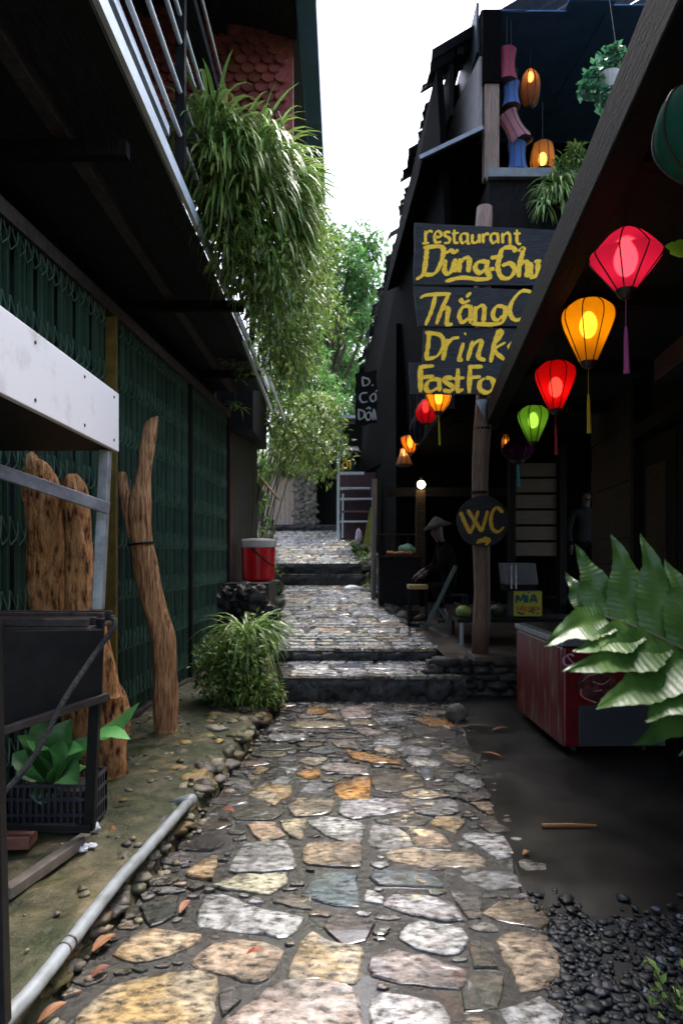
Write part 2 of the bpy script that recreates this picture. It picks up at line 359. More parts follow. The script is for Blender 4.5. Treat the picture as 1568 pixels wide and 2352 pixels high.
# ---- paving stones: outlines laid on the path plane
ST = MB()
COL = dict(W=(.86,.87,.92), O=(.88,.40,.08), T=(.70,.53,.37), P=(.78,.64,.55), B=(.17,.21,.28), G=(.14,.125,.11), Y=(.84,.56,.25), K=(.95,.78,.56), M=(.40,.34,.32), D=(.17,.13,.095), H=(.38,.36,.35))
def stone(poly, col, h=.018, slope=0.0, z0=0.0, y0=0.0, far=False):
    """poly: ground (x, y) outline"""
    n = len(poly); c = np.mean(poly, axis=0)
    # orientation ccw
    A = sum(poly[i][0]*poly[(i+1) % n][1]-poly[(i+1) % n][0]*poly[i][1] for i in range(n))
    if A < 0: poly = poly[::-1]
    out = []
    for i in range(n):
        a = np.array(poly[i]); b = np.array(poly[(i+1) % n]); L = np.linalg.norm(b-a); k = max(2, int(L/.05))
        for j in range(k):
            q = a+(b-a)*j/k
            if j == 0: q = q+(c-q)*.05
            q = q+np.array([nz(q[0], q[1], 1, 14), nz(q[0], q[1], 9, 14)])*.016
            out.append(q)
    base = np.array(COL[col]); base = np.clip(base*(1+rng.uniform(-.16, .16))+rng.uniform(-.025, .025, 3), .03, .95)
    rings = []
    for f, zz in ((1.0, -.015), (.985, h*.55), (.93, h*.95), (.6, h*1.05), (.25, h*1.1)):
        ring = []
        for q in out:
            r = c+(q-c)*f; nn = nz(r[0], r[1], 5, 9)*.006 if zz > h*.6 else 0
            k2 = 1+.25*nz(r[0], r[1], 2, 6)+.28*nz(r[0], r[1]*3, 4, 16)
            if col == 'Y': mix = max(0, min(1, .5+1.6*nz(r[0], r[1], 7, 5))); tcol = base*(1-mix)+np.array((.88,.74,.52))*mix
            elif col in 'PM': mix = max(0, min(1, .4+1.4*nz(r[0]*.5, r[1], 7, 9))); tcol = base*(1-mix)+np.array((.74,.62,.55))*mix
            else: mix = max(0, .5*nz(r[0], r[1], 8, 7)); tcol = base*(1-mix)+np.array((.66,.50,.34))*mix
            ed_ = 1.0 if far else (.52 if f > .97 else (.74 if f > .9 else 1.0)); dz = 1.5 if far else max(.35, min(1, .92+1.5*nz(r[0], r[1], 12, 3.1))); ST.t = tuple(np.clip(tcol*k2*ed_*dz*(1.0 if far else .84), .015, 1))  # far stones lightened in colour to stand in for wet sky sheen
            ring.append(ST.vert((r[0], r[1], z0+slope*(r[1]-y0)+zz+nn)))
        rings.append(ring)
    m = len(out)
    for a, b in zip(rings, rings[1:]):
        for j in range(m): ST.face((a[j], a[(j+1) % m], b[(j+1) % m], b[j]))
    ST.face(rings[-1])
REG = {1: (150, 2060, 750/1568), 2: (800, 2060, 750/1568), 3: (500, 1740, 500/1568), 4: (880, 1740, 500/1568)}
TR = [
(1,'Y',[(60,1200),(110,1045),(150,950),(280,850),(480,790),(720,770),(800,810),(790,920),(780,1045),(740,1200)]),
(1,'P',[(860,1045),(1000,930),(1190,810),(1430,820),(1530,870),(1560,1045),(1560,1250),(800,1250)]),
(1,'T',[(700,710),(790,625),(930,600),(1130,640),(1150,690),(1080,790),(1000,820),(880,780),(730,750)]),
(1,'Y',[(290,670),(430,550),(735,570),(690,630),(570,680),(400,710)]),
(1,'W',[(725,490),(770,370),(850,365),(1000,430),(1260,480),(1180,575),(1000,560),(740,525)]),
(1,'K',[(810,320),(930,265),(1170,250),(1180,300),(1090,360),(930,335)]),
(1,'Y',[(650,255),(780,165),(820,160),(815,230),(790,278)]),
(1,'W',[(905,210),(960,100),(1180,85),(1225,190),(1215,225),(920,240)]),
(1,'T',[(1270,170),(1285,100),(1568,90),(1568,210),(1310,200)]),
(1,'B',[(1260,360),(1370,255),(1535,250),(1560,420),(1430,415)]),
(1,'Y',[(1195,790),(1225,690),(1310,560),(1400,610),(1568,640),(1540,820),(1350,800)]),
(1,'G',[(1115,400),(1180,360),(1300,380),(1320,440),(1200,425)]),
(1,'G',[(1380,530),(1460,460),(1640,520),(1590,600),(1480,620)]),
(1,'G',[(420,420),(560,370),(620,380),(600,470),(480,520)]),
(1,'G',[(830,880),(900,850),(960,900),(860,985)]),
(2,'K',[(360,150),(430,125),(620,145),(820,155),(845,215),(540,215),(400,190)]),
(2,'W',[(740,70),(800,40),(960,60),(1010,150),(930,175),(830,110)]),
(2,'B',[(265,265),(340,235),(560,255),(660,320),(320,310)]),
(2,'W',[(740,270),(860,245),(1000,250),(1060,320),(880,340)]),
(2,'W',[(340,420),(380,365),(540,370),(690,410),(740,490),(620,490),(480,465)]),
(2,'T',[(860,460),(920,405),(1100,400),(1200,500),(1150,535),(1000,510)]),
(2,'W',[(410,575),(500,505),(740,540),(770,600),(720,670),(560,660),(450,610)]),
(2,'M',[(270,700),(380,650),(540,690),(760,760),(720,850),(420,820),(280,780)]),
(2,'T',[(920,610),(1000,560),(1180,590),(1260,750),(1190,830),(1050,860),(990,740)]),
(2,'W',[(270,970),(330,880),(620,930),(670,1000),(650,1120),(300,1120)]),
(2,'W',[(950,970),(1150,900),(1260,1000),(1200,1120),(1020,1100)]),
(2,'W',[(235,400),(250,340),(335,375),(330,410)]),
(2,'G',[(680,350),(850,350),(840,480),(770,480)]),
(2,'G',[(790,610),(900,620),(930,740),(800,740)]),
(2,'G',[(740,870),(800,770),(950,790),(930,950),(760,960)]),
(2,'T',[(720,1060),(790,1000),(920,1030),(960,1120),(760,1140)]),
(3,'W',[(535,330),(560,295),(800,290),(820,330),(600,345)]),
(3,'T',[(700,225),(780,190),(1090,195),(1130,235),(760,245)]),
(3,'O',[(830,130),(870,85),(1010,105),(960,135)]),
(3,'T',[(950,165),(1000,130),(1110,160),(1090,185)]),
(3,'P',[(1100,125),(1140,85),(1330,80),(1340,160),(1140,165)]),
(3,'T',[(1190,215),(1180,175),(1340,185),(1360,225)]),
(3,'P',[(1200,255),(1300,245),(1440,285),(1300,300)]),
(3,'P',[(1035,355),(1200,335),(1240,405),(1080,395)]),
(3,'W',[(1360,370),(1400,315),(1568,320),(1568,375)]),
(3,'O',[(1150,420),(1250,435),(1430,475),(1568,500),(1560,525),(1350,510),(1200,480)]),
(3,'K',[(1360,420),(1390,390),(1540,420),(1520,455)]),
(3,'B',[(850,430),(950,390),(1060,430),(980,450)]),
(3,'K',[(780,510),(830,480),(1000,480),(900,545)]),
(3,'O',[(745,605),(830,575),(930,570),(945,620),(850,650)]),
(3,'K',[(950,635),(1085,640),(1060,670),(960,665)]),
(3,'M',[(940,560),(1050,520),(1290,540),(1310,605),(1100,600)]),
(3,'O',[(1065,675),(1320,625),(1335,660),(1310,800),(1180,800),(1070,775)]),
(3,'Y',[(390,770),(510,690),(720,695),(700,770),(580,840),(540,820)]),
(3,'W',[(795,740),(860,675),(1030,685),(1040,710),(900,755)]),
(3,'T',[(700,870),(760,800),(1040,810),(1010,910),(740,930)]),
(3,'W',[(1100,900),(1130,820),(1300,805),(1640,810),(1650,880),(1200,950)]),
(3,'G',[(250,900),(450,840),(650,900),(560,955),(280,960)]),
(3,'T',[(370,1010),(420,985),(580,990),(655,1085),(500,1130),(420,1080)]),
(3,'K',[(625,975),(830,955),(805,1110),(700,1090)]),
(3,'W',[(860,975),(1000,950),(1270,985),(1255,1140),(1020,1100),(900,1020)]),
(3,'G',[(1345,645),(1400,570),(1700,600),(1750,690),(1500,740),(1380,720)]),
(3,'W',[(560,680),(640,620),(730,650),(680,682)]),
(3,'W',[(650,570),(780,550),(730,600),(690,610)]),
(3,'Y',[(415,600),(460,550),(540,560),(480,610)]),
(4,'B',[(190,110),(300,110),(490,158),(300,148)]),
(4,'W',[(170,170),(340,155),(410,190),(200,200)]),
(4,'O',[(495,170),(640,165),(760,190),(800,235),(600,225)]),
(4,'W',[(185,345),(220,315),(345,325),(350,380),(240,375)]),
(4,'W',[(360,410),(480,385),(620,420),(600,450),(390,450)]),
(4,'T',[(690,470),(740,440),(940,470),(950,505),(840,520)]),
(4,'W',[(410,500),(480,465),(700,510),(680,540),(470,530)]),
(4,'B',[(490,575),(600,550),(650,640),(580,650)]),
(4,'W',[(800,640),(840,605),(960,640),(1040,690),(960,720)]),
(4,'K',[(390,750),(540,728),(770,775),(640,790),(450,795)]),
(4,'W',[(460,830),(520,808),(800,815),(830,890),(700,925),(500,905)]),
(4,'Y',[(610,990),(670,935),(840,945),(880,985),(800,1065),(700,1025)]),
(4,'G',[(180,960),(400,905),(590,960),(560,1005),(250,1000)]),
(4,'W',[(130,1150),(160,1015),(270,1010),(440,1075),(460,1165),(200,1190)]),
(4,'T',[(480,1045),(600,1040),(700,1080),(765,1155),(760,1185),(475,1170)]),
(4,'T',[(920,830),(1050,820),(1180,900),(1080,920)]),
(4,'G',[(980,990),(1120,970),(1250,1060),(1080,1070)]),
(4,'G',[(720,745),(780,790),(1050,740),(1090,795),(900,815)]),
(4,'G',[(430,215),(560,240),(830,260),(800,320),(560,320)]),
(4,'G',[(860,360),(1000,420),(1010,560),(900,500)]),
]
TRW = []
for rg, c, pts in TR:
    ox, oy, s_ = REG[rg]
    q = []
    for (x, y) in pts:
        v = gp((ox+x*s_)*.9186, (oy+y*s_)*.9186, .012); q.append((v.x, v.y))
    cx_, cy_ = np.mean(q, axis=0); q = [(cx_+(a-cx_)*1.12, cy_+(b-cy_)*1.14) for a, b in q]; TRW.append(q)
    stone(q, c, h=.011)
def rows_of_stones(y0, y1, z0, slope, rh, mean, cols, h=.02):
    y = y0
    while y < y1-.04:
        hh = rh*random.uniform(.55, 1.5); hh = min(hh, y1-y); l, r = edges(y); x = l+random.uniform(.02, .15)
        while x < r-.08:
            ww = min(mean*random.uniform(.5, 1.6), r-x)
            gpx = .018
            sk = random.uniform(-.09, .09)
            q = [(x+gpx, y+gpx+random.uniform(0, .03)), (x+ww-gpx, y+gpx+random.uniform(0, .03)), (x+ww-gpx+sk, y+hh-gpx), (x+ww*.5, y+hh-gpx+random.uniform(-.03, .01)), (x+gpx+sk, y+hh-gpx-random.uniform(0, .03))]
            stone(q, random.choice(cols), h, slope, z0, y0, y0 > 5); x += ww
        y += hh
rows_of_stones(.45, 2.0, 0, 0, .3, .36, 'WTGWKPY')
# small dark filler stones between the big ones
CS = .01; GX0, GY0 = -1.2, 1.9; occ = np.zeros((260, 560), bool)
def cells(poly, grow):
    P_ = np.array(poly); c = P_.mean(0); P_ = c+(P_-c)*grow
    i0 = np.floor((P_.min(0)-(GX0, GY0))/CS).astype(int); i1 = np.ceil((P_.max(0)-(GX0, GY0))/CS).astype(int)
    i0 = np.clip(i0, 0, [259, 559]); i1 = np.clip(i1, 0, [260, 560])
    X, Y = np.meshgrid(np.arange(i0[0], i1[0]), np.arange(i0[1], i1[1]), indexing='ij'); x = GX0+(X+.5)*CS; y = GY0+(Y+.5)*CS
    ins = np.zeros(x.shape, bool); n = len(P_)
    for k in range(n):
        a, b = P_[k], P_[(k+1) % n]
        if a[1] == b[1]: continue
        ins ^= ((a[1] > y) != (b[1] > y)) & (x < (b[0]-a[0])*(y-a[1])/(b[1]-a[1])+a[0])
    return X[ins], Y[ins]
for q in TRW:
    a, b = cells(q, 1.10); occ[a, b] = True
for sz, tries in ((.17, 700), (.12, 1500), (.08, 3000), (.05, 4500), (.03, 3500)):
    for _ in range(tries):
        y = random.uniform(1.95, 7.22); l, r = edges(y); x = random.uniform(l+.02, r-.02); rx = sz*random.uniform(.8, 1.3); ry = sz*random.uniform(.45, .8)
        n_ = random.choice((5, 6, 7)); o_ = random.uniform(0, 1)
        q = [(x+rx*math.cos(a)*random.uniform(.8, 1.15), y+ry*math.sin(a)*random.uniform(.8, 1.15)) for a in [o_+k*2*math.pi/n_ for k in range(n_)]]
        a, b = cells(q, 1.0)
        if len(a) == 0 or occ[a, b].any(): continue
        a, b = cells(q, 1.13); occ[a, b] = True
        stone(q, random.choice('GGGDDDGGHHHM' if sz > .06 else 'GGDDHHHWT'), .009)
rows_of_stones(7.32, 8.3, .247, .024, .24, .42, 'WWTHB', .014)
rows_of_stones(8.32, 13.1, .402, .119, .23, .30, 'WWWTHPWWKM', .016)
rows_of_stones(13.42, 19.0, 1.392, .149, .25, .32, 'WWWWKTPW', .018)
# edge slabs along the treads
for (y, z, l, r) in ((7.31, .25, .05, 1.15), (8.31, .405, -.1, 1.1)):
    x = l
    while x < r:
        ww = random.uniform(.25, .5); stone([(x, y-.03), (x+ww-.02, y-.03), (x+ww-.02, y+.07), (x, y+.09)], 'K', .022, 0, z, y); x += ww
struct(ST.build('path_stones', M_stone))
# rough stone risers below the treads
rs = MB()
for (y, z0, z1) in ((7.28, -.02, .24), (8.28, .25, .39), (13.08, .95, 1.17), (13.38, 1.17, 1.38), (18.98, 2.20, 2.40)):
    l, r = edges(y); nx = int((r-l)/.035); rows = []
    for k in range(7):
        z = z0+(z1-z0)*k/6; row = []
        for q in range(nx+1):
            x = l-.05+(r-l+.1)*q/nx
            h = .035*nz(x, 0, z*1.6, 5)+.02*nz(x, 3, z, 17)-.03*(abs(nz(x, 1, z*2, 3.3)) < .05)
            t_ = .7+.8*nz(x, 5, z, 7); rs.t = (t_, t_, t_); row.append(rs.vert((x, y+.01-h-(.012 if k < 6 else -.02), z)))
        rows.append(row)
    for a, b in zip(rows, rows[1:]):
        for q in range(nx): rs.face((a[q], a[q+1], b[q+1], b[q]))
struct(rs.build('step_risers', M_riser, smoothf=True))

# ---- left earth ledge with its rubble edge
ed = [(.3, -1.28), (1.4, -1.14), (2.14, -1.05), (4.1, -.90), (5.2, -.83), (6.9, -.70), (7.7, -.72)]
def ledge_x(y):
    for (a, x0), (b, x1) in zip(ed, ed[1:]):
        if y <= b: return x0+(x1-x0)*max(0, (y-a)/(b-a))
    return ed[-1][1]
lg = MB(); rows = []; NX, NY = 34, 110
for k in range(NY+1):
    y = .3+7.4*k/NY; ex = ledge_x(y)+.03*nz(y, 0, 0, 5)
    row = [lg.vert((ex+.05, y, -.03)), lg.vert((ex+.012*nz(y, 7, 0, 9), y, .085+.02*nz(y, 3, 0, 6)))]
    for j in range(1, NX+1):
        t = (j/NX)**1.4; x = ex-.03-t*(2.6+ex)
        row.append(lg.vert((x, y, .12+.022*nz(x, y, 0, 4)+.012*nz(x, y, 5, 13)+.02*max(0, nz(x, y, 9, 1.1)))))
    rows.append(row)
for a, b in zip(rows, rows[1:]):
    for j in range(len(a)-1): lg.face((a[j], b[j], b[j+1], a[j+1]))
struct(lg.build('earth_ledge', M_dirt, smoothf=True))
kb = MB()
y = 2.4
while y < 7.5:
    r_ = random.uniform(.03, .06) if y < 4.2 else random.uniform(.045, .10)
    kc = random.choice([(1.1,1.0,.8), (.8,.78,.72), (1.3,1.2,1.0), (1.2,.85,.35), (.9,.8,.3), (.7,.72,.45), (1.0,.8,.6), (.6,.55,.5)])
    for _ in range(3):
        tt = random.uniform(.9, 3.4); kb.t = tuple(c*tt for c in kc); q = r_*random.uniform(.5, 1.1)
        kb.blob((ledge_x(y)+random.uniform(-.10, .03), y+random.uniform(-.06, .06), .02+random.uniform(0, .085)), q, 11, 8, .32, (random.uniform(.7, 1.3), random.uniform(.8, 1.5), random.uniform(.4, .7)))
    if y > 4.3 and random.random() < .9:
        for _ in range(2):
            tt = random.uniform(1.4, 4.2); kb.t = tuple(c*tt for c in kc)
            kb.blob((ledge_x(y)-random.uniform(.05, .40), y+random.uniform(-.1, .1), .118), r_*random.uniform(.25, .75), 9, 6, .32, (1.2, 1.3, .45))
    y += r_*random.uniform(.9, 1.8)
for k in range(330):
    y = random.uniform(1.2, 7.5); x = ledge_x(y)-random.uniform(-.02, 1.0) if k % 3 else ledge_x(y)+random.uniform(-.02, .14)
    tt = random.uniform(.8, 4.0); kb.t = (tt, tt*random.uniform(.8, 1), tt*random.uniform(.55, .9))
    kb.blob((x, y, .125 if x < ledge_x(y)-.03 else .01), random.uniform(.006, .022), 7, 5, .3, (1.2, 1.2, .6))
struct(kb.build('kerb_rubble', M_rock, smoothf=True))

# ---- right hand: wet concrete floor, pebble bed, terrace behind its retaining wall
cf = MB(); rows = []; NC = 60
for k in range(25):
    t_ = k/24; row = []
    for j in range(NC+1):
        u = j/NC; y0 = 2.90+.10*nz(u*9, 0, 0, 3)+.05*nz(u*9, 4, 0, 9); y = y0+(7.48-y0)*t_; l, r = edges(y)
        x = r-.10+.03*nz(y, 0, 0, 7)+(9-r)*u**2.2
        row.append(cf.vert((x, y, (-.012 if k == 0 or j == 0 else .010)+.003*nz(x, y, 0, 1.3))))
    rows.append(row)
for a, b in zip(rows, rows[1:]):
    for j in range(NC): cf.face((a[j], a[j+1], b[j+1], b[j]))
cf.poly([(-.2, 7.48, .012), (9, 7.48, .012), (9, 7.48, -.3), (-.2, 7.48, -.3)][::-1])
struct(cf.build('concrete_floor', M_conc, smoothf=True))
pb = MB()
pb.t = (.8, .8, .8); pb.poly([(.5, .4, -.006), (9, .4, -.006), (9, 3.0, -.006), (.78, 3.0, -.006)])
for k in range(2700):
    y = 1.15+1.80*random.random()**.8; l, r = edges(y); x = r-.04+random.random()**1.2*1.6; y += .06*nz(x, 0, 0, 4)+(random.random()**9)*.25
    t = random.uniform(.5, 1.5)
    pb.t = (t, t, t*1.05) if random.random() > .03 else (9, 9, 9)
    q = random.choice((.007, .010, .013, .016, .022))*random.uniform(.8, 1.2); pb.blob((x, y, random.uniform(-.004, .005)+(.014 if y > 2.98 else 0)), q, 9, 7, .34, (random.uniform(.8, 1.6), random.uniform(.8, 1.6), .38))
tag(pb.build('gravel', M_peb, smoothf=True), 'black rounded pebbles laid beside the stone path', 'gravel', None, 'stuff')
tr = MB(); rows = []
for k in range(15):
    y = 7.55+10*k/14; l, r = edges(y); z = .40+.07*(y-7.6) if y < 11 else .64+.11*(y-11)
    rows.append([tr.vert((r-.05, y, max(z, 0)-.02 if y < 8.6 else gz(y)-.02)), tr.vert((r+.35, y, z)), tr.vert((2.4, y, z)), tr.vert((9, y, z))])
for a, b in zip(rows, rows[1:]):
    for j in range(3): tr.face((a[j], a[j+1], b[j+1], b[j]))
struct(tr.build('terrace', M_terr))
rw = thing('retaining_wall', 'low dark rubble retaining wall under the terrace beside the steps', 'wall', (1.9, 7.5, 0))
m = MB(); m.t = (.5, .5, .5); m.box((.95, 7.5, -.1), (3.6, 7.75, .38)); m.build('core', M_rock, rw)
m = MB()
for k in range(5):
    x = .9+random.uniform(-.05, .1)
    while x < 2.9:
        ww = random.uniform(.12, .34); m.t = (random.uniform(.2, .6),)*3
        m.blob((x+ww/2, 7.49+random.uniform(-.02, .03), .045+k*.085), 1, 13, 9, .26, (ww*.56, .06, .060)); x += ww
m.build('stones', M_rock, rw, smoothf=True)
m = MB(); m.t = (.9, .9, .75); m.box((1.45, 7.44, .39), (3.4, 7.85, .455)); m.build('coping', M_terr, rw, bevel=.01)
# left bank stones beside the upper path
lb = thing('bank_wall', 'dark mossy rubble bank along the left edge of the upper path', 'wall', (-1.6, 12, .8))
m = MB()
for k in range(90):
    y = random.uniform(9.6, 18.8); l, r = edges(y); m.t = (random.uniform(.3, .8), random.uniform(.4, .9), random.uniform(.25, .6))
    m.blob((l-random.uniform(.05, .35), y, gz(y)+random.uniform(-.05, .30)), random.uniform(.08, .17), 12, 9, .34)
m.build('stones', M_rock, lb, smoothf=True)
rb = thing('edge_wall', 'broken stone kerb along the right edge of the upper path', 'wall', (.6, 12, .8))
m = MB()
for k in range(80):
    y = random.uniform(9.3, 18.8); l, r = edges(y); tt = random.uniform(.4, 1.0); m.t = (tt, tt*1.05, tt*.8)
    m.blob((r+random.uniform(.0, .28), y, gz(y)+random.uniform(-.08, .03)), random.uniform(.06, .13), 12, 9, .36, (1.3, 1.3, .7))
m.build('stones', M_rock, rb, smoothf=True)
# ================================================================ LEFT HOUSE
def gx(y): return -2.24+.06*y
H = thing('balcony_house', 'dark two storey house with a railed balcony and red scalloped roof over the alley', 'house', (-2.2, 6, 0))
m = MB()
m.hexa([(gx(.3)-.5, .3, -.1), (gx(.3)-.16, .3, -.1), (gx(9.9)-.16, 9.9, -.1), (gx(9.9)-.5, 9.9, -.1)], [(gx(.3)-.5, .3, 3.9), (gx(.3)-.16, .3, 3.9), (gx(9.9)-.16, 9.9, 3.9), (gx(9.9)-.5, 9.9, 3.9)])
m.box((-2.9, -1.5, 4.06), (-2.3, 9.3, 7.4)); m.box((-5, 9.3, 0), (-2.31, 9.6, 7.0)); m.box((-2.4, 9.92, 0), (-1.77, 10.0, 4.0)); m.build('wall', M_dwoody, H)
m = MB(); m.box((-3.0, -1.5, 3.92), (-1.13, 9.8, 4.04)); m.build('balcony_floor', M_dwoody, H)
m = MB(); m.box((-1.06, -1.5, 3.92), (-1.03, 9.78, 4.01)); m.build('edge_channel', M_bsteel, H)
m = MB(); m.box((-1.16, -1.5, 3.895), (-1.062, 9.78, 3.918)); m.build('lower_flange', M_black, H)
m = MB(); m.beam((-1.09, 2.2, 4.20), (-1.09, 4.25, 4.20), .04, .06); m.build('toe_board', M_bsteel, H)
m = MB(); m.box((-1.56, -1.5, 3.83), (-1.48, 9.5, 3.915)); m.build('joist', M_rust, H)
for y, x1 in ((3.75, -1.17), (6.1, -.87), (8.4, -1.0)):
    m = MB(); m.box((gx(y), y-.035, 3.74), (x1, y+.035, 3.825)); m.build('cross_beam', M_dwood, H)
for z, r_ in ((4.28, .016), (4.56, .016), (4.88, .016), (5.06, .014), (5.72, .014)):
    m = MB(); m.tube([(-1.045, -1.2, z), (-1.045, 9.6, z)], r_, 8); m.build('rail', M_bsteel, H, smoothf=True)
m = MB(); m.box((-1.11, -1.2, 5.28), (-.99, 9.7, 5.36)); m.build('handrail', M_dwoody, H)
for y in (2.75, 4.45, 6.3, 8.0, 9.55):
    m = MB(); m.box((-1.075, y-.03, 4.062), (-1.015, y+.03, 5.278)); m.build('baluster_post', M_bsteel if y in (2.75, 9.55) else M_black, H)
m = MB(); m.beam((-1.0, 7.0, 3.75), (-1.0, 9.8, 3.62), .03, .03); m.beam((-1.0, 8.6, 4.05), (-.82, 9.8, 3.5), .025, .04); m.build('brace', M_bsteel, H)
# roof overhanging the alley
def roofz(x): return 6.12+(-.35-x)*.26
def rsl(m, x0, x1, y0, y1, dz, th):
    m.hexa([(x0, y0, roofz(x0)+dz), (x1, y0, roofz(x1)+dz), (x1, y1, roofz(x1)+dz), (x0, y1, roofz(x0)+dz)],
           [(x0, y0, roofz(x0)+dz+th), (x1, y0, roofz(x1)+dz+th), (x1, y1, roofz(x1)+dz+th), (x0, y1, roofz(x0)+dz+th)])
m = MB(); rsl(m, -3.2, -.36, -1.5, 8.8, .06, .05); m.build('roof', M_corr, H)
m = MB(); rsl(m, -2.28, -.40, -1.5, 6.04, -.02, .06); m.build('dark_soffit', M_dwoody, H)
TW = 6.05
m = MB(); m.hexa([(-2.3, TW, 4.75), (-.43, TW, 4.75), (-.43, TW+.1, 4.75), (-2.3, TW+.1, 4.75)], [(-2.3, TW, roofz(-2.3)+.03), (-.43, TW, roofz(-.43)+.03), (-.43, TW+.1, roofz(-.43)+.03), (-2.3, TW+.1, roofz(-2.3)+.03)])
tw = m.build('end_wall', M_redtile, H)
m = MB()
for j in range(22):
    z = 4.86+j*.083
    for i in range(16):
        x = -2.24+i*.118+(.059 if j % 2 else 0)
        if z > roofz(x)-.02 or x > -.48: continue
        t = random.uniform(.7, 1.15); m.t = (t, t*random.uniform(.9, 1.1), t)
        yb = TW-.006; a0 = m.vert((x-.055, yb, z+.085)); a1 = m.vert((x+.055, yb, z+.085))
        arc = [m.vert((x+.056*math.cos(a), yb-.034-.010*abs(math.sin(a)), z-.050*math.sin(a))) for a in [math.pi*k/8 for k in range(9)]]
        m.face([a0, a1]+arc)
        bk = [m.vert((x+.056*math.cos(a), yb, z-.050*math.sin(a))) for a in [math.pi*k/8 for k in range(9)]]
        for k in range(8): m.face((arc[k], bk[k], bk[k+1], arc[k+1]))
m.build('tiles', M_redtile, tw)
m = MB(); m.box((-.375, -1.5, 6.05), (-.205, 8.75, 6.34)); m.build('fascia', M_blue, H, bevel=.012)
for x, y0, y1 in ((-1.06, -1.5, 8.7), (-1.7, -1.5, 8.7)):
    m = MB()
    if y1-y0 > 1: m.box((x-.05, y0, roofz(x)-.16), (x+.05, y1, roofz(x)-.03))
    else: m.beam((-2.25, 5.78, roofz(-2.25)-.07), (-.38, 5.78, roofz(-.38)-.07), .12, .11)
    m.build('purlin', M_dwoody, H)
m = MB(); m.box((-1.76, 9.86, .3), (-1.62, 10.02, 3.3)); m.build('red_post', mat('dull red paint', (.30,.02,.012), (.20,.015,.010), rough=.6), H)
m = MB()
for k in range(9):
    a = (-1.68+.028*k, 10.1+.17*k); b = (-1.68+.028*(k+1), 10.1+.17*(k+1)-.012)
    m.hexa([(a[0]-.03, a[1], .9), (a[0], a[1], .9), (b[0], b[1], .9), (b[0]-.03, b[1], .9)], [(a[0]-.03, a[1], 3.5), (a[0], a[1], 3.5), (b[0], b[1], 3.5), (b[0]-.03, b[1], 3.5)])
m.build('plank_wall', mat('grey green weathered board', (.04,.043,.035), (.09,.09,.075), rough=.8, scale=9, stretch=(8,8,.5), bump=.4), H)
m = MB(); m.box((-3.5, 10.03, 3.4), (-1.3, 11.9, 4.35)); m.build('rear_roof', M_dwoody, H)
m = MB(); m.t = (.22,.22,.2)
for k in range(60):
    m.blob((random.uniform(-1.75, -1.0), random.uniform(9.28, 9.5), random.uniform(.35, 1.05)), random.uniform(.08, .17), 12, 8, .3)
m.box((-1.8, 9.4, .3), (-1.0, 10.5, 1.17)); m.build('stone_plinth', M_rock, H)

# ---- folding gate
G = thing('folding_gate', 'closed green metal folding lattice gate along the left house front', 'gate', (gx(5.6), 5.6, .1))
secs = [(.6, 3.3), (3.3, 5.55), (5.7, 7.82), (7.9, 9.78)]
for y0, y1 in secs:
    m = MB(); y = y0+.03
    while y < y1-.02:
        x = gx(y); wv = .012*math.sin(y*23)
        for (a0, a1, d0, d1) in ((-.013, .013, -.006, 0), (-.013, -.008, 0, .022), (.008, .013, 0, .022)):
            m.box((x+d0+wv, y+a0, .17), (x+d1+wv, y+a1, 3.5))
        y += .092
    m.build('slat_panel', M_green, G)
    for k in range(8):
        m = MB(); y = y0+.03
        while y < y1-.12:
            x = gx(y)+.03; z = .30+.44*k
            pts = [(x, y, z), (x+.022, y+.03, z+.045), (x+.012, y+.062, z+.10), (x-.004, y+.092, z+.17)]
            for a, b in zip(pts, pts[1:]): m.beam(a, b, .005, .008, up=(1, 0, 0))
            m.beam((x-.004, y, z+.17), (x+.004, y+.092, z), .005, .007, up=(1, 0, 0))
            y += .092
        m.build('lattice_row', M_lgreen, G)
for y, mm in ((3.3, M_green), (5.62, M_yel), (7.86, M_black), (9.8, M_black)):
    m = MB(); m.box((gx(y)-.03, y-.03, .1), (gx(y)+.055, y+.03, 3.56)); m.build('post', mm, G)
m = MB(); m.hexa([(gx(.5)-.05, .5, 3.52), (gx(.5)+.06, .5, 3.52), (gx(9.8)+.06, 9.8, 3.52), (gx(9.8)-.05, 9.8, 3.52)], [(gx(.5)-.05, .5, 3.62), (gx(.5)+.06, .5, 3.62), (gx(9.8)+.06, 9.8, 3.62), (gx(9.8)-.05, 9.8, 3.62)]); m.build('top_rail', M_rust, G)
m = MB(); m.hexa([(gx(.5)-.05, .5, .1), (gx(.5)+.06, .5, .1), (gx(9.8)+.06, 9.8, .1), (gx(9.8)-.05, 9.8, .1)], [(gx(.5)-.05, .5, .16), (gx(.5)+.06, .5, .16), (gx(9.8)+.06, 9.8, .16), (gx(9.8)-.05, 9.8, .16)]); m.build('floor_rail', M_rust, G)

# ================================================================ PORCH (near right, turned about 7 degrees)
O_ = Vector((.93, 2.1, 0)); U_ = Vector((.124, .9923, 0)).normalized(); V_ = Vector((U_.y, -U_.x, 0))
def L(t, v, z): return O_+U_*t+V_*v+Vector((0, 0, z))
def lbox(m, t0, t1, v0, v1, z0, z1, dz=0):
    m.hexa([L(t0,v0,z0), L(t0,v1,z0+dz), L(t1,v1,z0+dz), L(t1,v0,z0)], [L(t0,v0,z1), L(t0,v1,z1+dz), L(t1,v1,z1+dz), L(t1,v0,z1)])
PO = thing('market_porch', 'dark timber porch roof with a long eave beam above the lanterns on the right', 'porch', tuple(L(3, .6, 0)))
m = MB(); lbox(m, -3.5, 5.98, 0, .14, 3.03, 3.26); m.build('eave_beam', M_eave, PO, bevel=.012)
m = MB(); lbox(m, -3.5, 5.98, .02, 5, 3.262, 3.30, 1.2); m.build('roof', M_corr, PO)
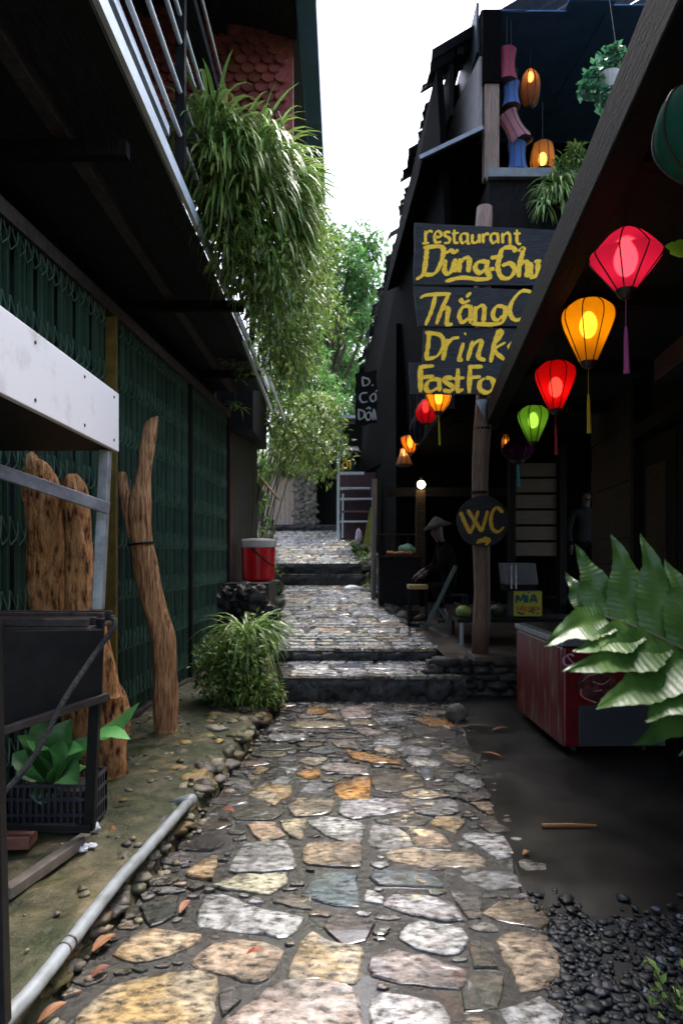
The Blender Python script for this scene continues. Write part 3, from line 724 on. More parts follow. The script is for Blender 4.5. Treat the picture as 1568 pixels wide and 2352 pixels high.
m = MB(); lbox(m, -3.5, 5.95, .145, 1.3, 3.20, 3.23); m.build('ceiling', M_dwoody, PO)
for t in (-1, .6, 2.2, 3.8, 5.4):
    m = MB(); lbox(m, t, t+.09, .15, 1.28, 3.10, 3.195); m.build('rafter', M_dwood, PO)
m = MB(); lbox(m, -3.5, 2.2, .72, .80, 2.62, 2.76); m.build('tie_beam', M_dwoody, PO)
# wall: planks then dark doors
m = MB()
for k in range(12):
    z = .06+.28*k
    lbox(m, 4.55, 6.36, 1.30+.012*(k % 2), 1.34+.012*(k % 2), z, z+.272)
m.build('plank_wall', M_wplank, PO)
m = MB(); lbox(m, -3.5, 4.5, 1.36, 1.46, -.05, 3.45); m.build('wall', M_dwood, PO)
for t in (.4, 1.5, 2.6, 3.55):
    m = MB(); lbox(m, t, t+.9, 1.31, 1.355, .1, 2.6)
    d = m.build('door', M_dwood, PO)
    m = MB(); lbox(m, t+.2, t+.7, 1.295, 1.309, .3, 1.2); lbox(m, t+.2, t+.7, 1.295, 1.309, 1.35, 2.35)
    m.build('door_panel', M_wplank, d)
for t in (2.5, 4.5):
    m = MB(); lbox(m, t-.06, t+.04, 1.24, 1.35, 0, 3.4); m.build('pillar', M_dwood, PO)
m = MB(); lbox(m, 1.0, 4.4, 1.20, 1.30, 2.62, 2.74); m.build('door_lintel', M_dwood, PO)

# ================================================================ MAIN TIMBER HOUSE (right, beyond the porch)
W = thing('timber_house', 'black timber restaurant house with ragged corrugated roof and open upper floor', 'house', (2.5, 10, .5))
m = MB(); m.box((1.7, 7.9, 5.62), (7, 12, 5.9)); m.build('upper_floor', M_dwood, W)
m = MB(); m.box((1.68, 7.82, 5.9), (7, 7.94, 6.0)); m.build('window_ledge', mat('bleached sill', (.10,.11,.12), (.18,.19,.2), rough=.6, scale=8), W)
m = MB(); m.box((1.72, 7.84, 5.2), (7, 7.90, 5.62)); m.build('spandrel', M_dwood, W)
m = MB(); m.box((1.7, 11.4, 5.9), (7, 11.6, 9.0)); m.box((.95, 11.9, 0), (7, 12.1, 5.6)); m.build('rear_wall', M_shadeboard, W)
m = MB(); m.box((1.68, 8.02, 6.0), (1.85, 8.17, 7.10)); m.build('upper_post', M_brown, W)
m = MB(); m.box((1.655, 8.0, 7.101), (1.87, 8.19, 7.96)); m.build('gable_sheet', M_shadeboard, W)
m = MB(); m.hexa([(1.60, 8.06, 6.55), (1.66, 8.06, 6.55), (1.50, 9.6, 6.75), (1.44, 9.6, 6.75)], [(1.63, 8.06, 7.45), (1.66, 8.06, 7.45), (1.52, 9.3, 7.5), (1.46, 9.3, 7.5)]); m.build('side_board', M_palec, W)
# front veranda roof: ragged sheets seen from below
m = MB()
x = 1.64
while x < 6.5:
    ww = random.uniform(.45, .8); o = random.uniform(-.12, .10)
    m.hexa([(x, 7.97+o, 7.97), (x+ww+.03, 7.97+o+random.uniform(-.04, .04), 7.97), (x+ww+.03, 12.5, 8.6), (x, 12.5, 8.6)],
           [(x, 7.97+o, 7.985), (x+ww+.03, 7.97+o, 7.985), (x+ww+.03, 12.5, 8.615), (x, 12.5, 8.615)]); x += ww
m.build('veranda_roof', M_hazeroof, W)
m = MB(); m.box((1.62, 8.2, 7.6), (1.65, 11.4, 8.2)); m.build('gable_board', M_corr, W)
# long side roof: corrugated sheets with gaps, eave running up the alley
def ev(y): return 1.12-.0385*(y-8.4), 7.72-.012*(y-8.4)
m = MB(); y = 8.35; k = 0
while y < 31:
    wd = random.uniform(.42, .62); x, z = ev(y+wd/2); o = random.uniform(-.05, .12)+(.0 if k % 3 else -.05)
    gap = .09 if k in (1, 2, 3) else random.choice([0, 0, .03, -.04])
    n = 6; zs = random.uniform(-.04, .05); tilt = random.uniform(-.03, .03)
    lo = []; hi = []
    for j in range(n+1):
        yy = y+(wd-gap)*j/n; cz = .022*math.cos(j*math.pi)+zs
        lo.append(m.vert((x+o+random.uniform(-.02, .02), yy, z+cz+tilt*j))); hi.append(m.vert((x+3.8, yy+.1, z+2.3+cz+tilt*j)))
    for j in range(n): m.face((lo[j], lo[j+1], hi[j+1], hi[j]))
    y += wd; k += 1
ro = m.build('side_roof', M_corr, W)
so_ = ro.modifiers.new('solid', 'SOLIDIFY'); so_.thickness = .012
m = MB()
for (ya, yb, x0) in ((8.6, 11.4, 1.36),):
    m.hexa([(x0, ya, 7.1), (x0+.05, ya, 7.1), (x0-.05, yb, 7.1), (x0-.1, yb, 7.1)], [(x0, ya, 7.75), (x0+.05, ya, 7.75), (x0-.05, yb, 7.85), (x0-.1, yb, 7.85)])
m.beam((1.5, 9.4, 7.9), (2.6, 9.9, 8.55), .06, .1); m.beam((1.48, 8.5, 7.85), (1.45, 11.5, 7.85), .08, .1)
m.build('eave_frame', M_dwood, W)
m = MB()  # lean-to awning on the alley side
m.hexa([(1.64, 8.0, 6.50), (.98, 8.35, 6.36), (.80, 12.0, 6.2), (1.7, 12.0, 6.6)], [(1.64, 8.0, 6.54), (.98, 8.35, 6.40), (.80, 12.0, 6.24), (1.7, 12.0, 6.64)]); m.build('awning', M_shadeboard, W)
m = MB(); m.beam((1.66, 7.99, 6.56), (.96, 8.34, 6.41), .05, .05); m.build('awning_edge', M_alum, W)
m = MB()
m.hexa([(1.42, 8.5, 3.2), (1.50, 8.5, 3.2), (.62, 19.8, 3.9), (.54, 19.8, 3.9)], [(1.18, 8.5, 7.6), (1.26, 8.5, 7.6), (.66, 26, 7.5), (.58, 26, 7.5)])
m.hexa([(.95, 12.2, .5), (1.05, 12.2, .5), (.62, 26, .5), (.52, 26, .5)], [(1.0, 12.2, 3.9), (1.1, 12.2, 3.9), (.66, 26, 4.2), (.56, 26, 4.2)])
m.build('side_wall', M_shadeboard, W)
m = MB(); m.box((1.2, 8.3, 3.24), (7, 12, 3.34)); m.build('shop_ceiling', M_shadeboard, W)
m = MB(); m.tube([at(857, 1385, 11.6), at(860, 1100, 11.6)], .045, 8); m.build('corner_post', mat('grey post', (.10,.085,.08), (.17,.15,.14), rough=.7, scale=9, stretch=(5,5,.6)), W)
m = MB(); m.box((.75, 11.5, 2.55), (3.0, 11.62, 2.7)); m.build('shop_lintel', M_dwood, W)
# warm lit plank shutter inside the porch passage
m = MB()
for k in range(6): m.box((2.62, 10.3+.01*(k % 2), 1.55+.24*k), (3.24, 10.33+.01*(k % 2), 1.75+.24*k))
m.build('plank_shutter', mat('honey plank', (.034,.019,.008), (.058,.034,.014), rough=.6, scale=8, stretch=(.6,1,9), bump=.3), W)
m = MB(); m.box((3.26, 10.2, .6), (3.36, 10.4, 3.2)); m.box((2.52, 10.2, .6), (2.6, 10.4, 3.2)); m.build('shutter_frame', M_dwood, W)
m = MB()
for k in range(16):
    x = 1.6+.14*k; m.box((x, 11.72, .5), (x+.11, 11.76, 3.2))
m.build('slat_screen', M_shadeboard, W)
# main post beside the steps
t = thing('wooden_post', 'round brown timber post on the retaining wall carrying the signs', 'post', tuple(at(1103, 1495, 7.7)))
b = at(1101, 1497, 7.72); m = MB(); P_ = []
for k in range(15):
    z = .45+k*.36; P_.append((b.x+.02*math.sin(k*.9)+.004*k, b.y, z))
m.tube(P_, [.093+.006*math.sin(k*2.1) for k in range(15)], 14); m.build('trunk', M_brown, t, smoothf=True)
m = MB(); m.lathe((P_[5][0], b.y, P_[5][2]), [(.098, 0), (.101, .012), (.098, .03)], 14); m.lathe((P_[7][0]+.003, b.y, P_[7][2]), [(.098, 0), (.101, .012), (.098, .03)], 14); m.build('binding_wire', M_black, t)
m = MB(); m.hexa([at(1094, 925, 7.62), at(1112, 965, 7.62), at(1112, 965, 7.6), at(1094, 925, 7.6)], [at(1092, 915, 7.62), at(1118, 917, 7.62), at(1118, 917, 7.6), at(1092, 915, 7.6)]); m.build('metal_plate', M_alum, t)
# ================================================================ SIGNS
NF = (0, -1, 0)
def z8(p, d): return at((1000+p[0]/2.2178)*.9186, (500+p[1]/2.2178)*.9186, d)
def board(outl, d, th, mapf):
    m = MB(); n = len(outl)
    # subdivide outline for a rough sawn edge
    pts = []
    for i in range(n):
        a, b = outl[i], outl[(i+1) % n]
        for k in range(6):
            t = k/6; pts.append((a[0]+(b[0]-a[0])*t+(random.uniform(-2.5, 2.5) if k else 0), a[1]+(b[1]-a[1])*t+(random.uniform(-2.5, 2.5) if k else 0)))
    f = [m.vert(mapf(p, d)) for p in pts]; bk = [m.vert(mapf(p, d)+Vector((0, th, 0))) for p in pts]
    m.face(f[::-1]); m.face(bk); k = len(pts)
    for i in range(k): m.face((f[i], f[(i+1) % k], bk[(i+1) % k], bk[i]))
    return m
S = thing('restaurant_sign', 'stack of four charcoal boards with yellow brush lettering above the steps', 'sign', tuple(z8((300, 600), 7.5)))
BD = [
 ('charcoal board lettered restaurant and a name', [(80,125),(1000,172),(1000,474),(75,468)], 7.50, 19, [
  [[(140,170),(140,240)],[(140,195),(160,172),(180,178)],[(122,242),(160,238)],
   [(192,208),(225,203),(222,180),(203,175),(190,200),(197,236),(228,232)],
   [(278,180),(250,178),(250,200),(272,212),(270,236),(242,240)],
   [(300,165),(300,232),(322,238)],[(285,187),(325,183)],
   [(368,186),(342,190),(333,215),(345,240),(368,225)],[(372,182),(375,238),(388,240)],
   [(400,190),(400,232),(422,236),(435,215)],[(437,188),(440,240)],
   [(457,187),(460,240)],[(460,207),(475,187),(492,192)],
   [(535,186),(508,190),(500,217),(515,240),(535,225)],[(538,182),(543,242)],
   [(565,184),(568,242)],[(568,202),(590,183),(606,197),(608,240),(618,240)],
   [(646,165),(648,236),(670,244)],[(628,187),(667,186)]],
  [[(148,265),(142,330),(128,410),(88,442)],[(128,265),(232,262),(228,340),(190,408),(125,414)],
   [(252,330),(246,398),(278,402),(303,335)],[(305,325),(302,402)],[(252,297),(278,281),(300,291),(322,276)],
   [(332,325),(326,402)],[(332,348),(360,322),(382,332),(376,402)],
   [(482,342),(432,345),(415,380),(440,404),(474,385)],[(486,332),(478,388),(497,430),(440,440),(340,431),(250,452)],
   [(495,386),(522,380)],
   [(500,322),(545,312),(570,270),(622,264),(640,290)],[(562,300),(540,360),(556,424),(602,434),(634,390),(610,352),(562,366)],
   [(652,285),(680,268),(676,300),(660,360),(656,430)],[(658,366),(690,342),(704,362),(698,430)],
   [(722,345),(724,422),(758,420)],[(742,345),(780,338)],[(764,345),(760,428)]]]),
 ('charcoal board lettered Thang C', [(75,476),(900,505),(900,700),(98,700)], 7.49, 17, [
  [[(110,545),(150,527),(280,520)],[(195,530),(175,610),(140,695)],[(270,522),(228,610),(200,690)],[(226,612),(265,600),(258,686),(290,688)],
   [(385,588),(347,595),(326,640),(345,680),(383,650)],[(390,582),(387,686)],[(330,548),(350,570),(385,556)],[(365,540),(392,513)],
   [(416,590),(412,686)],[(414,612),(445,587),(466,600),(460,682)],[(578,592),(532,592),(512,640),(535,668),(568,642)],[(582,586),(576,655),(540,688),(395,688)],
   [(725,510),(672,506),(622,560),(606,620),(632,664),(685,660)],[(770,560),(760,640),(740,680)]]]),
 ('charcoal board lettered Drink', [(130,708),(860,716),(850,902),(122,902)], 7.51, 17, [
  [[(160,737),(155,800),(142,885)],[(138,735),(220,750),(240,800),(206,864),(138,886)],[(265,772),(255,810),(235,890)],[(255,812),(285,772),(327,762)],
   [(350,792),(327,880),(347,886)],[(355,745),(364,740)],[(402,782),(372,892)],[(390,822),(430,782),(450,792),(432,868),(472,890)],
   [(545,720),(520,800),(500,902)],[(582,790),(522,832),(576,886)],[(545,720),(562,742),(526,796)],[(628,785),(604,812),(622,850),(592,880)]]]),
 ('charcoal board lettered Fast Fo', [(50,900),(800,906),(800,1078),(55,1074)], 7.48, 18, [
  [[(112,920),(112,1066)],[(103,926),(187,920)],[(112,986),(187,976)],[(215,992),(162,1002),(142,1040),(165,1064),(210,1040)],[(216,986),(217,1062)],
   [(290,988),(247,986),(252,1010),(290,1036),(280,1060),(236,1056)],[(320,935),(318,1052),(350,1050)],[(290,992),(356,986)],[(387,920),(381,1072)],[(375,926),(457,924)],[(381,986),(447,980)],
   [(470,987),(442,1010),(442,1050),(480,1068),(518,1040),(508,994),(474,985)],[(575,985),(540,1010),(540,1050),(575,1068),(612,1040),(602,994),(578,985)]]]),
]
k = 0
for lab, outl, d, wd, texts in BD:
    o = board(outl, d, .03, z8).build('sign_board', M_slate, S); o['label'] = lab
    lm = MB()
    for tx_i, strokes in enumerate(texts):
        for st_ in strokes:
            k += 1
            w_ = 1.3*(11 if (lab.find('restaurant') > 0 and tx_i == 0) else wd)/2.2178*.9186/FP*d
            lm.ribbon([z8(q, d) for q in st_], w_, NF, .0015+.0004*(k % 9), .18)
    lm.build('lettering', M_ypaint, o)
def z5(p, d): return at((880+p[0]/3.0154)*.9186, (950+p[1]/3.0154)*.9186, d)
Wc = thing('toilet_sign', 'round charcoal disc lettered WC with a yellow arrow on the wooden post', 'sign', tuple(z5((985, 1065), 7.55)))
m = MB(); c = z5((985, 1065), 7.56); n = 40
f = []; bk = []
for j in range(n):
    a = 2*math.pi*j/n; r_ = .285*(1+.012*math.sin(5*a)); q = c+Vector((r_*math.cos(a), 0, r_*math.sin(a))); f.append(m.vert(q)); bk.append(m.vert(q+Vector((0, .028, 0))))
m.face(f[::1]); m.face(bk[::-1])
for j in range(n): m.face((f[j], bk[j], bk[(j+1) % n], f[(j+1) % n]))
dsc = m.build('disc', M_slate, Wc)
m = MB()
M_ypd = mat('dull yellow paint', (.50,.26,.01), (.68,.42,.03), rough=.6, scale=20)
for i, st_ in enumerate([[(815,995),(850,1080),(890,1160)],[(890,1158),(920,1080),(950,985)],[(870,980),(920,1060),(975,1145)],[(975,1143),(1000,1060),(1020,985)],
        [(1135,1000),(1085,962),(1045,1030),(1055,1120),(1100,1145),(1142,1108)],[(935,1228),(985,1215),(1028,1212)],[(985,1192),(1032,1208),(1005,1246)],[(945,1212),(1000,1204)]]):
    m.ribbon([z5(q, 7.56) for q in st_], (24 if i < 5 else 26)/3.0154*.9186/FP*7.5, NF, .0015+.0004*i)
m.build('lettering', M_ypd, dsc)
# distant signs
def textsign(name, label, outl, strokes, d, wd, bm, pm, post=None):
    s_ = thing(name, label, 'sign', tuple(at(*outl[0], d)))
    o = board(outl, d, .03, lambda p, dd: at(p[0], p[1], dd)).build('sign_board', bm, s_)
    m = MB()
    for i, st_ in enumerate(strokes): m.ribbon([at(*q, d) for q in st_], wd/FP*d, NF, .002+.0005*i)
    m.build('lettering', pm, o)
    return s_
textsign('wall_sign', 'black board with chalky white lettering on the timber house eave', [(815,858),(866,850),(864,972),(815,978)], [
   [(832,866),(833,886)],[(832,866),(847,872),(846,882),(833,887)],[(854,884),(856,886)],
   [(843,902),(830,904),(826,914),(832,924),(844,922)],[(858,903),(850,912),(854,922),(862,918),(862,907),(858,903)],[(862,900),(866,896)],
   [(823,940),(824,964)],[(822,940),(836,946),(835,958),(824,965)],[(846,946),(839,955),(844,965),(851,960),(851,950),(846,946)],[(841,940),(846,936),(851,940)],[(856,965),(858,940),(863,964)]], 13, 3.4, M_dwood, M_wpaint)
textsign('direction_sign', 'small dark board lettered in yellow hung beside the staircase', [(764,1050),(812,1048),(812,1082),(766,1084)], [
   [(775,1054),(776,1078)],[(776,1078),(784,1077)],[(792,1060),(786,1068),(790,1077),(797,1072),(797,1063),(792,1060)],[(786,1058),(792,1053),(797,1058)],[(797,1052),(800,1049)],[(804,1058),(804,1078)]], 15, 3.4, M_slate, M_ypaint)

# ================================================================ LANTERNS
M_bulb = emat('warm bulb', (1, .70, .36), 3.1)
M_bulbd = emat('dim warm bulb', (1, .6, .25), 1.6)
def lantern(label, px, py, w_, h_, d, col, prof, tassel=None, tcol=None, bulb=M_bulb, hang=.5, tilt=0, name='lantern', group='silk lanterns hanging under the porch', through=.22, bz=.12, gore=.03):
    c = at(px, py, d); Rw = w_/2/FP*d; Hh = h_/FP*d
    t = thing(name, label, 'lantern', tuple(c), group)
    M = Matrix.Rotation(tilt, 3, 'Y')
    m = MB(); n = 32; rings = []
    PR = smooth([(r, 0, z) for r, z in prof], 6)
    for q in PR:
        row = []
        for j in range(n):
            a = 2*math.pi*j/n; r_ = q.x*Rw*(1-gore*(1-abs(math.cos(4*a))))
            row.append(m.vert(c+M @ Vector((r_*math.cos(a), r_*math.sin(a), q.z*Hh))))
        rings.append(row)
    for a, b in zip(rings, rings[1:]):
        for j in range(n): m.face((a[j], a[(j+1) % n], b[(j+1) % n], b[j]))
    fm = fabric(label.split()[0]+' lantern cloth', col, through)
    sh_ = m.build('lamp_shade', fm, t, smoothf=True)
    m = MB()
    for j in range(8):
        a = 2*math.pi*(j+.3)/8
        m.tube([c+M @ Vector((q.x*Rw*1.01*math.cos(a), q.x*Rw*1.01*math.sin(a), q.z*Hh)) for q in PR], .0034*max(1, d/4.5), 5)
    m.build('ribs', M_brass, sh_)
    r0 = PR[0].x*Rw; r1 = PR[-1].x*Rw; s_ = w_/FP*d
    m = MB(); m.lathe(c+M @ Vector((0, 0, PR[0].z*Hh-.13*s_)), [(r0*.45, 0), (r0*.8, .06*s_), (r0*1.02, .13*s_)], 16); m.build('bottom_cap', M_brass, t)
    m = MB(); m.lathe(c+M @ Vector((0, 0, PR[-1].z*Hh)), [(r1*1.02, 0), (r1*.9, .02*s_), (r1*.3, .05*s_)], 16)
    m.tube([c+M @ Vector((0, 0, PR[-1].z*Hh+.04*s_)), c+Vector((0, 0, PR[-1].z*Hh+hang))], .003, 5); m.build('top_cap', M_brass, t)
    if bulb:
        m = MB(); m.blob(c+M @ Vector((0, 0, bz*Hh)), .15*s_, 14, 10, 0, (1, 1, 1.7)); m.build('bulb', bulb, t, smoothf=True)
    if tassel:
        m = MB(); y0, y1 = tassel; p0 = c+Vector((0, 0, PR[0].z*Hh-.13*s_)); a = at(px, y0, d); b = at(px+2, y1, d)
        m.tube([p0, a], .002*max(1, d/4), 5); m.tube([a, a.lerp(b, .15), a.lerp(b, .9), b], [.018*s_, .03*s_, .045*s_, .05*s_], 8)
        m.build('tassel', mat(label.split()[0]+' tassel', tcol, tuple(x*.7 for x in tcol), rough=.8, scale=60, stretch=(1,1,.05)), t)
    return t
DIA = [(.30,-.50),(.62,-.26),(1.0,.03),(.93,.14),(.55,.38),(.24,.50)]
BAL = [(.33,-.50),(.62,-.22),(.93,.10),(1.0,.25),(.92,.38),(.60,.50)]
ONI = [(.45,-.50),(.85,-.30),(1.0,-.05),(.75,.22),(.40,.42),(.30,.50)]
FAN = [(.35,-.50),(.80,-.10),(1.0,.30),(.85,.44),(.55,.50)]
lantern('pink diamond silk lantern, largest and lowest of the row under the eave', 1436, 597, 156, 138, 3.0, (.50,.012,.09), DIA, (750,858), (.45,.08,.30), bz=.02, hang=.55)
lantern('yellow balloon silk lantern between the pink and the red lanterns', 1350, 763, 118, 136, 3.95, (.80,.36,.004), BAL, (905,995), (.55,.36,.01), hang=.55)
lantern('red balloon silk lantern between the yellow and the green lanterns', 1275, 887, 92, 106, 5.1, (.62,.003,.006), BAL, (975,1045), (.35,.02,.03), bz=-.02)
lantern('green balloon silk lantern, smallest glowing one at the far end of the eave row', 1224, 975, 70, 80, 6.4, (.10,.33,.03), BAL, None, None)
lantern('unlit purple lantern with a turquoise tassel behind the green lantern', 1188, 1031, 74, 52, 8.8, (.16,.01,.18), ONI, (1062,1118), (.02,.35,.45), bulb=None, hang=.35)
lantern('unlit green silk lantern cut off by the right edge of the picture', 1620, 300, 220, 215, 1.95, (.06,.30,.22), [(.30,-.5),(.62,-.42),(.95,-.18),(1.0,.1),(.8,.36),(.3,.5)], None, None, bulb=None, hang=.4)
lantern('orange squat lantern half hidden below the lowest sign board', 1007, 919, 60, 54, 7.95, (.90,.36,.015), FAN, (965,1022), (.45,.40,.01), hang=.9)
lantern('red onion lantern touching the orange lantern below the sign', 977, 946, 50, 54, 8.12, (.75,.006,.04), ONI, None, None, bulb=M_bulbd, hang=.8, bz=.2)
lantern('unlit dark blue lantern between the red and the ragged orange lanterns', 958, 985, 36, 60, 8.2, (.012,.02,.06), ONI, None, None, bulb=None, hang=.6)
lantern('ragged orange lantern shaped like a flower over the shop lamp', 942, 1021, 46, 38, 11.2, (.85,.22,.01), FAN, None, None, hang=.6, gore=.12)
lantern('small brownish bell lantern under the ragged orange lantern', 928, 1049, 40, 36, 11.5, (.45,.22,.10), [(1.0,-.5),(.8,-.2),(.55,.15),(.4,.5)], None, None, hang=.25, bz=.3)
lantern('small amber lantern glowing behind the purple lantern', 1160, 1020, 20, 46, 9.2, (.75,.32,.04), [(.5,-.5),(.9,-.2),(1.,.1),(.7,.4),(.4,.5)], None, None, bulb=M_bulbd, hang=.3)
# upper floor lamps
G2 = 'woven lamps hanging in the open upper floor'
HG = [(1.0,-.50),(.82,-.25),(.74,.05),(.80,.30),(.92,.50)]
def lamp(*a, **k): return lantern(*a, name='woven_lamp', group=G2, gore=0, **k)
lamp('pink hourglass woven lamp at the top of the upper floor opening', 1163, 155, 48, 72, 8.10, (.85,.14,.26), HG, bulb=None, hang=.5)
lamp('blue hourglass woven lamp below the pink lamp', 1173, 220, 42, 54, 8.12, (.2,.4,.95), HG, bulb=None, hang=.75)
lamp('tilted pink and tan hourglass woven lamp in mid string', 1179, 294, 50, 66, 8.10, (.9,.45,.5), HG, bulb=None, hang=.5, tilt=-.48)
lamp('blue hourglass woven lamp just above the window ledge', 1187, 363, 48, 66, 8.14, (.2,.42,.95), HG, bulb=None, hang=.9)
lamp('long bamboo lamp glowing dimly beside the blue lamp', 1217, 204, 44, 82, 8.5, (.50,.20,.06), [(.45,-.5),(.85,-.3),(1.,0),(.85,.3),(.4,.5)], bulb=M_bulb, hang=.5, bz=.3, through=.4)
lamp('round bamboo lamp glowing brightly behind the ledge plant', 1245, 360, 54, 64, 8.5, (.62,.27,.06), [(.8,-.5),(1.,-.3),(.95,.1),(.8,.4),(.5,.5)], bulb=M_bulb, hang=.5, bz=-.1, through=.5)
# bare shop bulb on its post
t = thing('shop_lamp', 'bare bright bulb on a lit timber upright in the dark shop', 'lamp', tuple(at(965, 1210, 11)))
m = MB(); m.box(tuple(at(955, 1330, 11.05)), tuple(at(975, 1126, 11.14))); m.build('upright', M_wplank, t)
m = MB(); m.blob(at(967, 1113, 10.98), .062, 12, 8, 0, (1.05, 1, 1)); m.build('bulb', emat('shop bulb', (1, .78, .42), 9), t, smoothf=True)
m = MB(); m.lathe(at(967, 1104, 11.0), [(.03, 0), (.03, .05)], 10); m.build('socket', M_black, t)

# ================================================================ FREEZER
fr = thing('chest_freezer', 'worn red chest freezer with a grey lid and charcoal lower panel', 'freezer', (1.7, 5.27, .012))
fr.rotation_euler = (0, 0, R(1.0)); fo = Vector((1.7, 5.27, .012))
def fm(): return MB()
X0, X1, Y0, Y1 = 1.7, 2.50, 5.27, 6.58
m = fm(); m.box((X0+.012, Y0+.012, .07), (X1, Y1, .845)); m.build('body', M_frz, fr, bevel=.02)
m = fm(); m.box((X0+.006, Y0+.10, .09), (X0+.0118, Y1-.02, .83)); m.build('side_panel', M_frzw, fr)
m = fm(); m.box((X0+.13, Y0-.004, .085), (X1-.012, Y0+.011, .40)); m.build('lower_panel', M_grille, fr, bevel=.004)
m = fm(); m.box((X1-.05, Y0-.008, .085), (X1-.0, Y0-.0045, .20)); m.build('corner_trim', M_alum, fr)
m = fm(); m.box((X0-.008, Y0-.01, .852), (X1+.01, Y1+.01, .905)); m.build('rim', M_alum, fr, bevel=.01)
m = fm(); m.box((X0+.05, Y0+.05, .908), (X1-.05, Y1-.05, .918)); m.build('lid', M_glass, fr)
for x, y in ((X0+.13, Y0+.12), (X1-.12, Y0+.12), (X0+.13, Y1-.12), (X1-.12, Y1-.12)):
    m = fm(); m.lathe((x-.012, y, .042), [(.03, 0), (.03, .024)], 14, ax=(1, 0, 0)); m.box((x-.02, y-.02, .05), (x-.014, y+.02, .075)); m.build('caster', M_grille, fr)
def zf(p, d=5.262): return at(1056+p[0]*.3262, 1102+p[1]*.3262, d)
m = fm()
m.ribbon([zf((800,1240)), zf((770,1228)), zf((728,1255)), zf((735,1300)), zf((775,1305)), zf((805,1285))], .014, NF, .003)
m.ribbon([zf((740,1240)), zf((760,1250)), zf((790,1290))], .008, NF, .004)
m.build('logo', mat('faded pink print', (.42,.26,.34), (.5,.32,.4), rough=.5), fr)
m = fm()
c = zf((960,1450)); ring = [m.vert(c+Vector((.155*math.cos(a), -.003, .115*math.sin(a)*(1+.1*math.sin(3*a))))) for a in [2*math.pi*j/28 for j in range(28)]]; m.face(ring)
m.build('splash_print', mat('dark cola print', (.035,.006,.008), (.13,.03,.03), rough=.4, scale=14, contrast=(.45,.6)), fr)
m = fm()
for i, q in enumerate(([(850,1470),(848,1510),(880,1540),(960,1570)],[(860,1420),(900,1380),(960,1370)],[(930,1420),(1000,1440),(1060,1400)],[(940,1490),(1000,1480)])):
    m.ribbon([zf(x) for x in q], .010, NF, .005+.0005*i, .4)
m.build('splash_highlight', mat('pale print', (.42,.25,.28), (.32,.12,.1), rough=.5), fr)
# ================================================================ SHOP THINGS
t = thing('sugarcane_press', 'grey steel sugarcane press on a low table with a yellow label board', 'juice press', tuple(at(1208, 1417, 8.5)))
p0 = at(1178, 1417, 8.5); p1 = at(1242, 1357, 8.5)
m = MB(); m.box((p0.x, p0.y, p0.z), (p1.x, p0.y+.3, p1.z)); m.build('cabinet', M_grille, t, bevel=.01)
q0 = at(1158, 1343, 8.5); q1 = at(1239, 1294, 8.5)
m = MB(); m.hexa([(q0.x+.03, 8.5, q0.z), (q1.x-.02, 8.5, q0.z), (q1.x-.02, 8.85, q0.z), (q0.x+.03, 8.85, q0.z)], [(q0.x, 8.48, q1.z), (q1.x-.06, 8.48, q1.z), (q1.x-.06, 8.85, q1.z), (q0.x, 8.85, q1.z)])
m.build('hopper', mat('brushed steel', (.16,.17,.20), (.22,.23,.26), rough=.4, metal=.3, scale=6), t, bevel=.01)
m = MB(); m.box((q0.x+.02, 8.52, p1.z+.002), (q1.x-.05, 8.82, q0.z-.002)); m.build('rollers', M_black, t)
for x in (q0.x+.075, q0.x+.13): m = MB(); m.tube([(x, 8.45, q0.z-.05), (x, 8.46, q1.z-.02)], .012, 8); m.build('rod', M_steel, t)
m = MB(); l0 = at(1179, 1415, 8.49); l1 = at(1243, 1358, 8.49); m.box((l0.x, 8.475, l0.z), (l1.x, 8.492, l1.z))
lb_ = m.build('label_board', mat('yellow label', (.52,.48,.05), (.46,.42,.05), rough=.5), t)
def zg(p): return at(1056+p[0]*.3262, 1102+p[1]*.3262, 8.474)
m = MB()
for i, s_ in enumerate(([(395,868),(400,815),(425,850),(448,808),(455,868)],[(470,812),(472,866)],[(492,868),(515,810),(540,866)],[(500,848),(530,846)],[(475,800),(485,790)])): m.ribbon([zg(q) for q in s_], .028, NF, .002+.0004*i)
m.build('green_lettering', mat('teal paint', (.01,.10,.10), (.015,.13,.13)), lb_)
m = MB(); k = 0
def glyphs(txt, x, y, w_, h_):
    GL = {'S': [[(1,0),(.2,.1),(.2,.4),(.9,.6),(.8,1),(0,1)]], 'I': [[(.5,0),(.5,1)]], 'Ê': [[(1,0),(0,0),(0,1),(1,1)],[(0,.5),(.8,.5)],[(.2,-.15),(.5,-.35),(.8,-.15)]], 'U': [[(0,0),(.1,.9),(.8,.95),(1,0)]],
          'A': [[(0,1),(.5,0),(1,1)],[(.2,.65),(.8,.65)]], 'C': [[(1,.1),(.3,0),(0,.5),(.3,1),(1,.9)]], 'H': [[(0,0),(0,1)],[(1,0),(1,1)],[(0,.5),(1,.5)]]}
    out = []
    for ch in txt:
        for s_ in GL.get(ch, []): out.append([(x+a*w_, y+b*h_) for a, b in s_])
        x += w_*1.45
    return out
for s_ in glyphs('SIÊU', 396, 893, 13, 28)+glyphs('SACH', 482, 893, 14, 28): m.ribbon([zg(q) for q in s_], .011, NF, .002+.0003*(k % 8)); k += 1
m.build('red_lettering', mat('red paint', (.35,.02,.02), (.42,.03,.03)), lb_)
m = MB()
for q in ([(400,932),(440,945),(455,936)],[(475,930),(500,925),(520,940)],[(530,946),(560,936)]): m.ribbon([zg(x) for x in q], .022, NF, .002)
m.build('leaf_print', mat('dark green print', (.03,.10,.03), (.04,.13,.03)), lb_)
t = thing('low_table', 'low black table carrying the juice press and melons', 'table', (2.2, 8.7, .5))
tz = at(1208, 1419, 8.5).z
